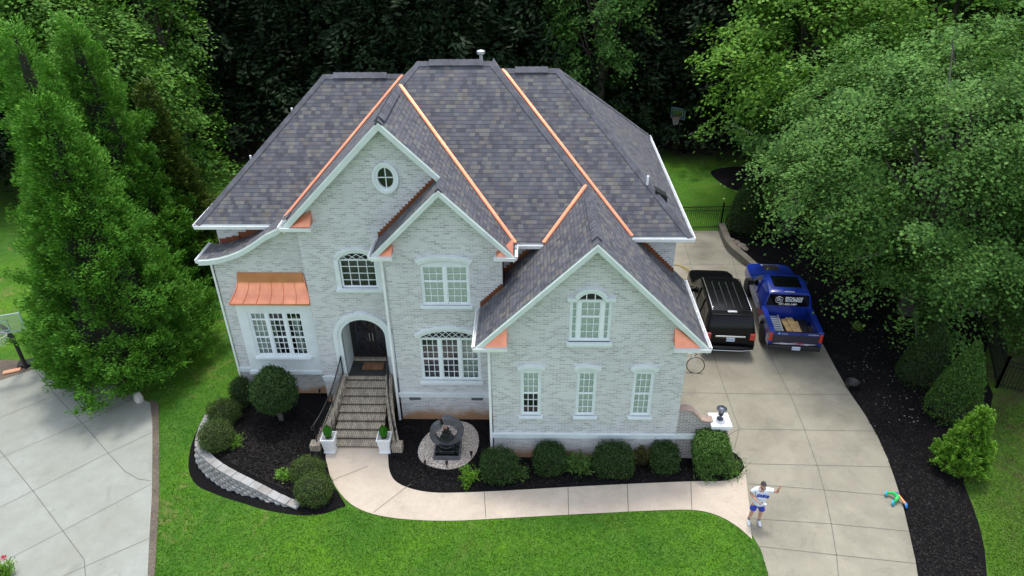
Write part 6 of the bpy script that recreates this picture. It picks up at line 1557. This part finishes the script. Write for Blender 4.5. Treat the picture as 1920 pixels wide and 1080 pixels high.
b = MB(HMx); b.tube([(-.030, -.080, -.052), (-.012, -.093, -.060), (.012, -.093, -.060), (.030, -.080, -.052)], .0045, 5); b.build('mouth', flat('mouth', (.65, .5, .48), .5), hd_)
b = MB(HMx); 
for s in (-1, 1): b.tube([(s*.078, .0, .03), (s*.088, .012, .012), (s*.078, .005, -.03)], [.008, .012, .007], 6)
b.build('ears', skinm, hd_, smooth=True)
b = MB(HMx)      # short beard
bv = []
for i in range(13):
    a_ = math.pi*(i/12); bv.append((.072*math.cos(a_), -.082*math.sin(a_)-.004, -.070-.028*math.sin(a_)))
b.tube(bv, [.012]*13, 6); b.build('beard', flat('beard', (.06, .04, .03), .9), hd_, smooth=True)
capm = flat('cap_dark', (.035, .032, .035), .8)
bm = bmesh.new(); bmesh.ops.create_uvsphere(bm, u_segments=24, v_segments=16, radius=1)
bmesh.ops.bisect_plane(bm, geom=bm.verts[:]+bm.edges[:]+bm.faces[:], plane_co=(0, 0, .22), plane_no=(0, .12, 1), clear_inner=True)
for v in bm.verts: v.co = HMx @ Vector((v.co.x*.086, v.co.y*.106+.002, v.co.z*.132))
me = bpy.data.meshes.new('cap'); bm.to_mesh(me); bm.free(); me.materials.append(capm)
for p in me.polygons: p.use_smooth = True
ca = bpy.data.objects.new('cap', me); link(ca, pe)
b = MB(HMx); vs = []
for i in range(9):
    a_ = math.pi*i/8; vs += [(.078*math.cos(a_), -.088*math.sin(a_)*.95, .038), (.080*math.cos(a_), -.088*math.sin(a_)-.07*math.sin(a_)**.6, .026)]
b.add(vs, [(2*i, 2*i+1, 2*i+3, 2*i+2) for i in range(8)]); b.add([(x, y, z-.006) for x, y, z in vs], [(2*i, 2*i+2, 2*i+3, 2*i+1) for i in range(8)]); b.build('visor', capm, ca)
pe.scale = (.955, .955, .955)
# clothes
skinfig('t_shirt', [[(0, 0, .80, .205, .18), (0, 0, .90, .195, .165), (0, 0, 1.0, .19, .160), (0, 0, 1.12, .182, .150), (0, .01, 1.32, .180, .132), (0, .02, 1.455, .10, .085)], [(0, .01, 1.32, .180, .132), (-.17, .01, 1.44, .082, .08), (-.245, .02, 1.31, .080, .08), (-.262, .022, 1.27, .080, .08)],
        [(0, .01, 1.32, .180, .132), (.17, .01, 1.44, .082, .08), (.31, -.01, 1.43, .080, .08), (.34, -.013, 1.425, .080, .08)]], shirt, pe)
skinfig('shorts', [[(0, 0, .97, .155, .130), (0, 0, .90, .15, .13), (-.11, 0, .82, .115, .12), (-.14, -.015, .60, .105, .11), (-.143, -.016, .56, .104, .11)], [(0, 0, .90, .15, .13), (.11, 0, .82, .115, .12), (.125, -.015, .60, .105, .11), (.127, -.016, .56, .104, .11)]], short, pe)
for s, x in ((-1, -.17), (1, .13)):
    b = MB(); b.tube([(x, .09, .045), (x, .04, .055), (x+s*.01, -.08, .045), (x+s*.02, -.17, .035), (x+s*.02, -.20, .03)], [.038, .048, .048, .042, .02], 10); b.build('shoe', flat('shoe_white', (.62, .66, .72), .6, var=.15, vs=14), pe, smooth=True)
    b = MB(); b.tube([(x, .02, .08), (x, .02, .17)], [.044, .042], 10); b.build('sock', flat('sock', (.12, .13, .16), .9), pe, smooth=True)
wd_ = text('DUKE', .135, Matrix.Translation((.015, -.139, 1.245)) @ Matrix.Rotation(rad(4), 4, 'Y') @ RX90, flat('print_blue', (.02, .05, .35), .7), pe, name='shirt_lettering', ext=.012, bold=.006, shear=.15)
b = MB(); b.box((-.02, -.31, 1.09), (.14, -.235, 1.125)); b.tube([(.01, -.25, 1.12), (.01, -.25, 1.15)], .008, 6); b.tube([(.10, -.25, 1.12), (.10, -.25, 1.15)], .008, 6)
o = b.build('controller', flat('controller_grey', (.6, .62, .66), .4), None, bevel=.01); o.matrix_world = Matrix.Translation(pe.location) @ Matrix.Rotation(rad(-6), 4, 'Z') @ Matrix.Scale(.955, 4); tag(o, 'pale grey drone controller in the right hand of the waving man', 'controller')
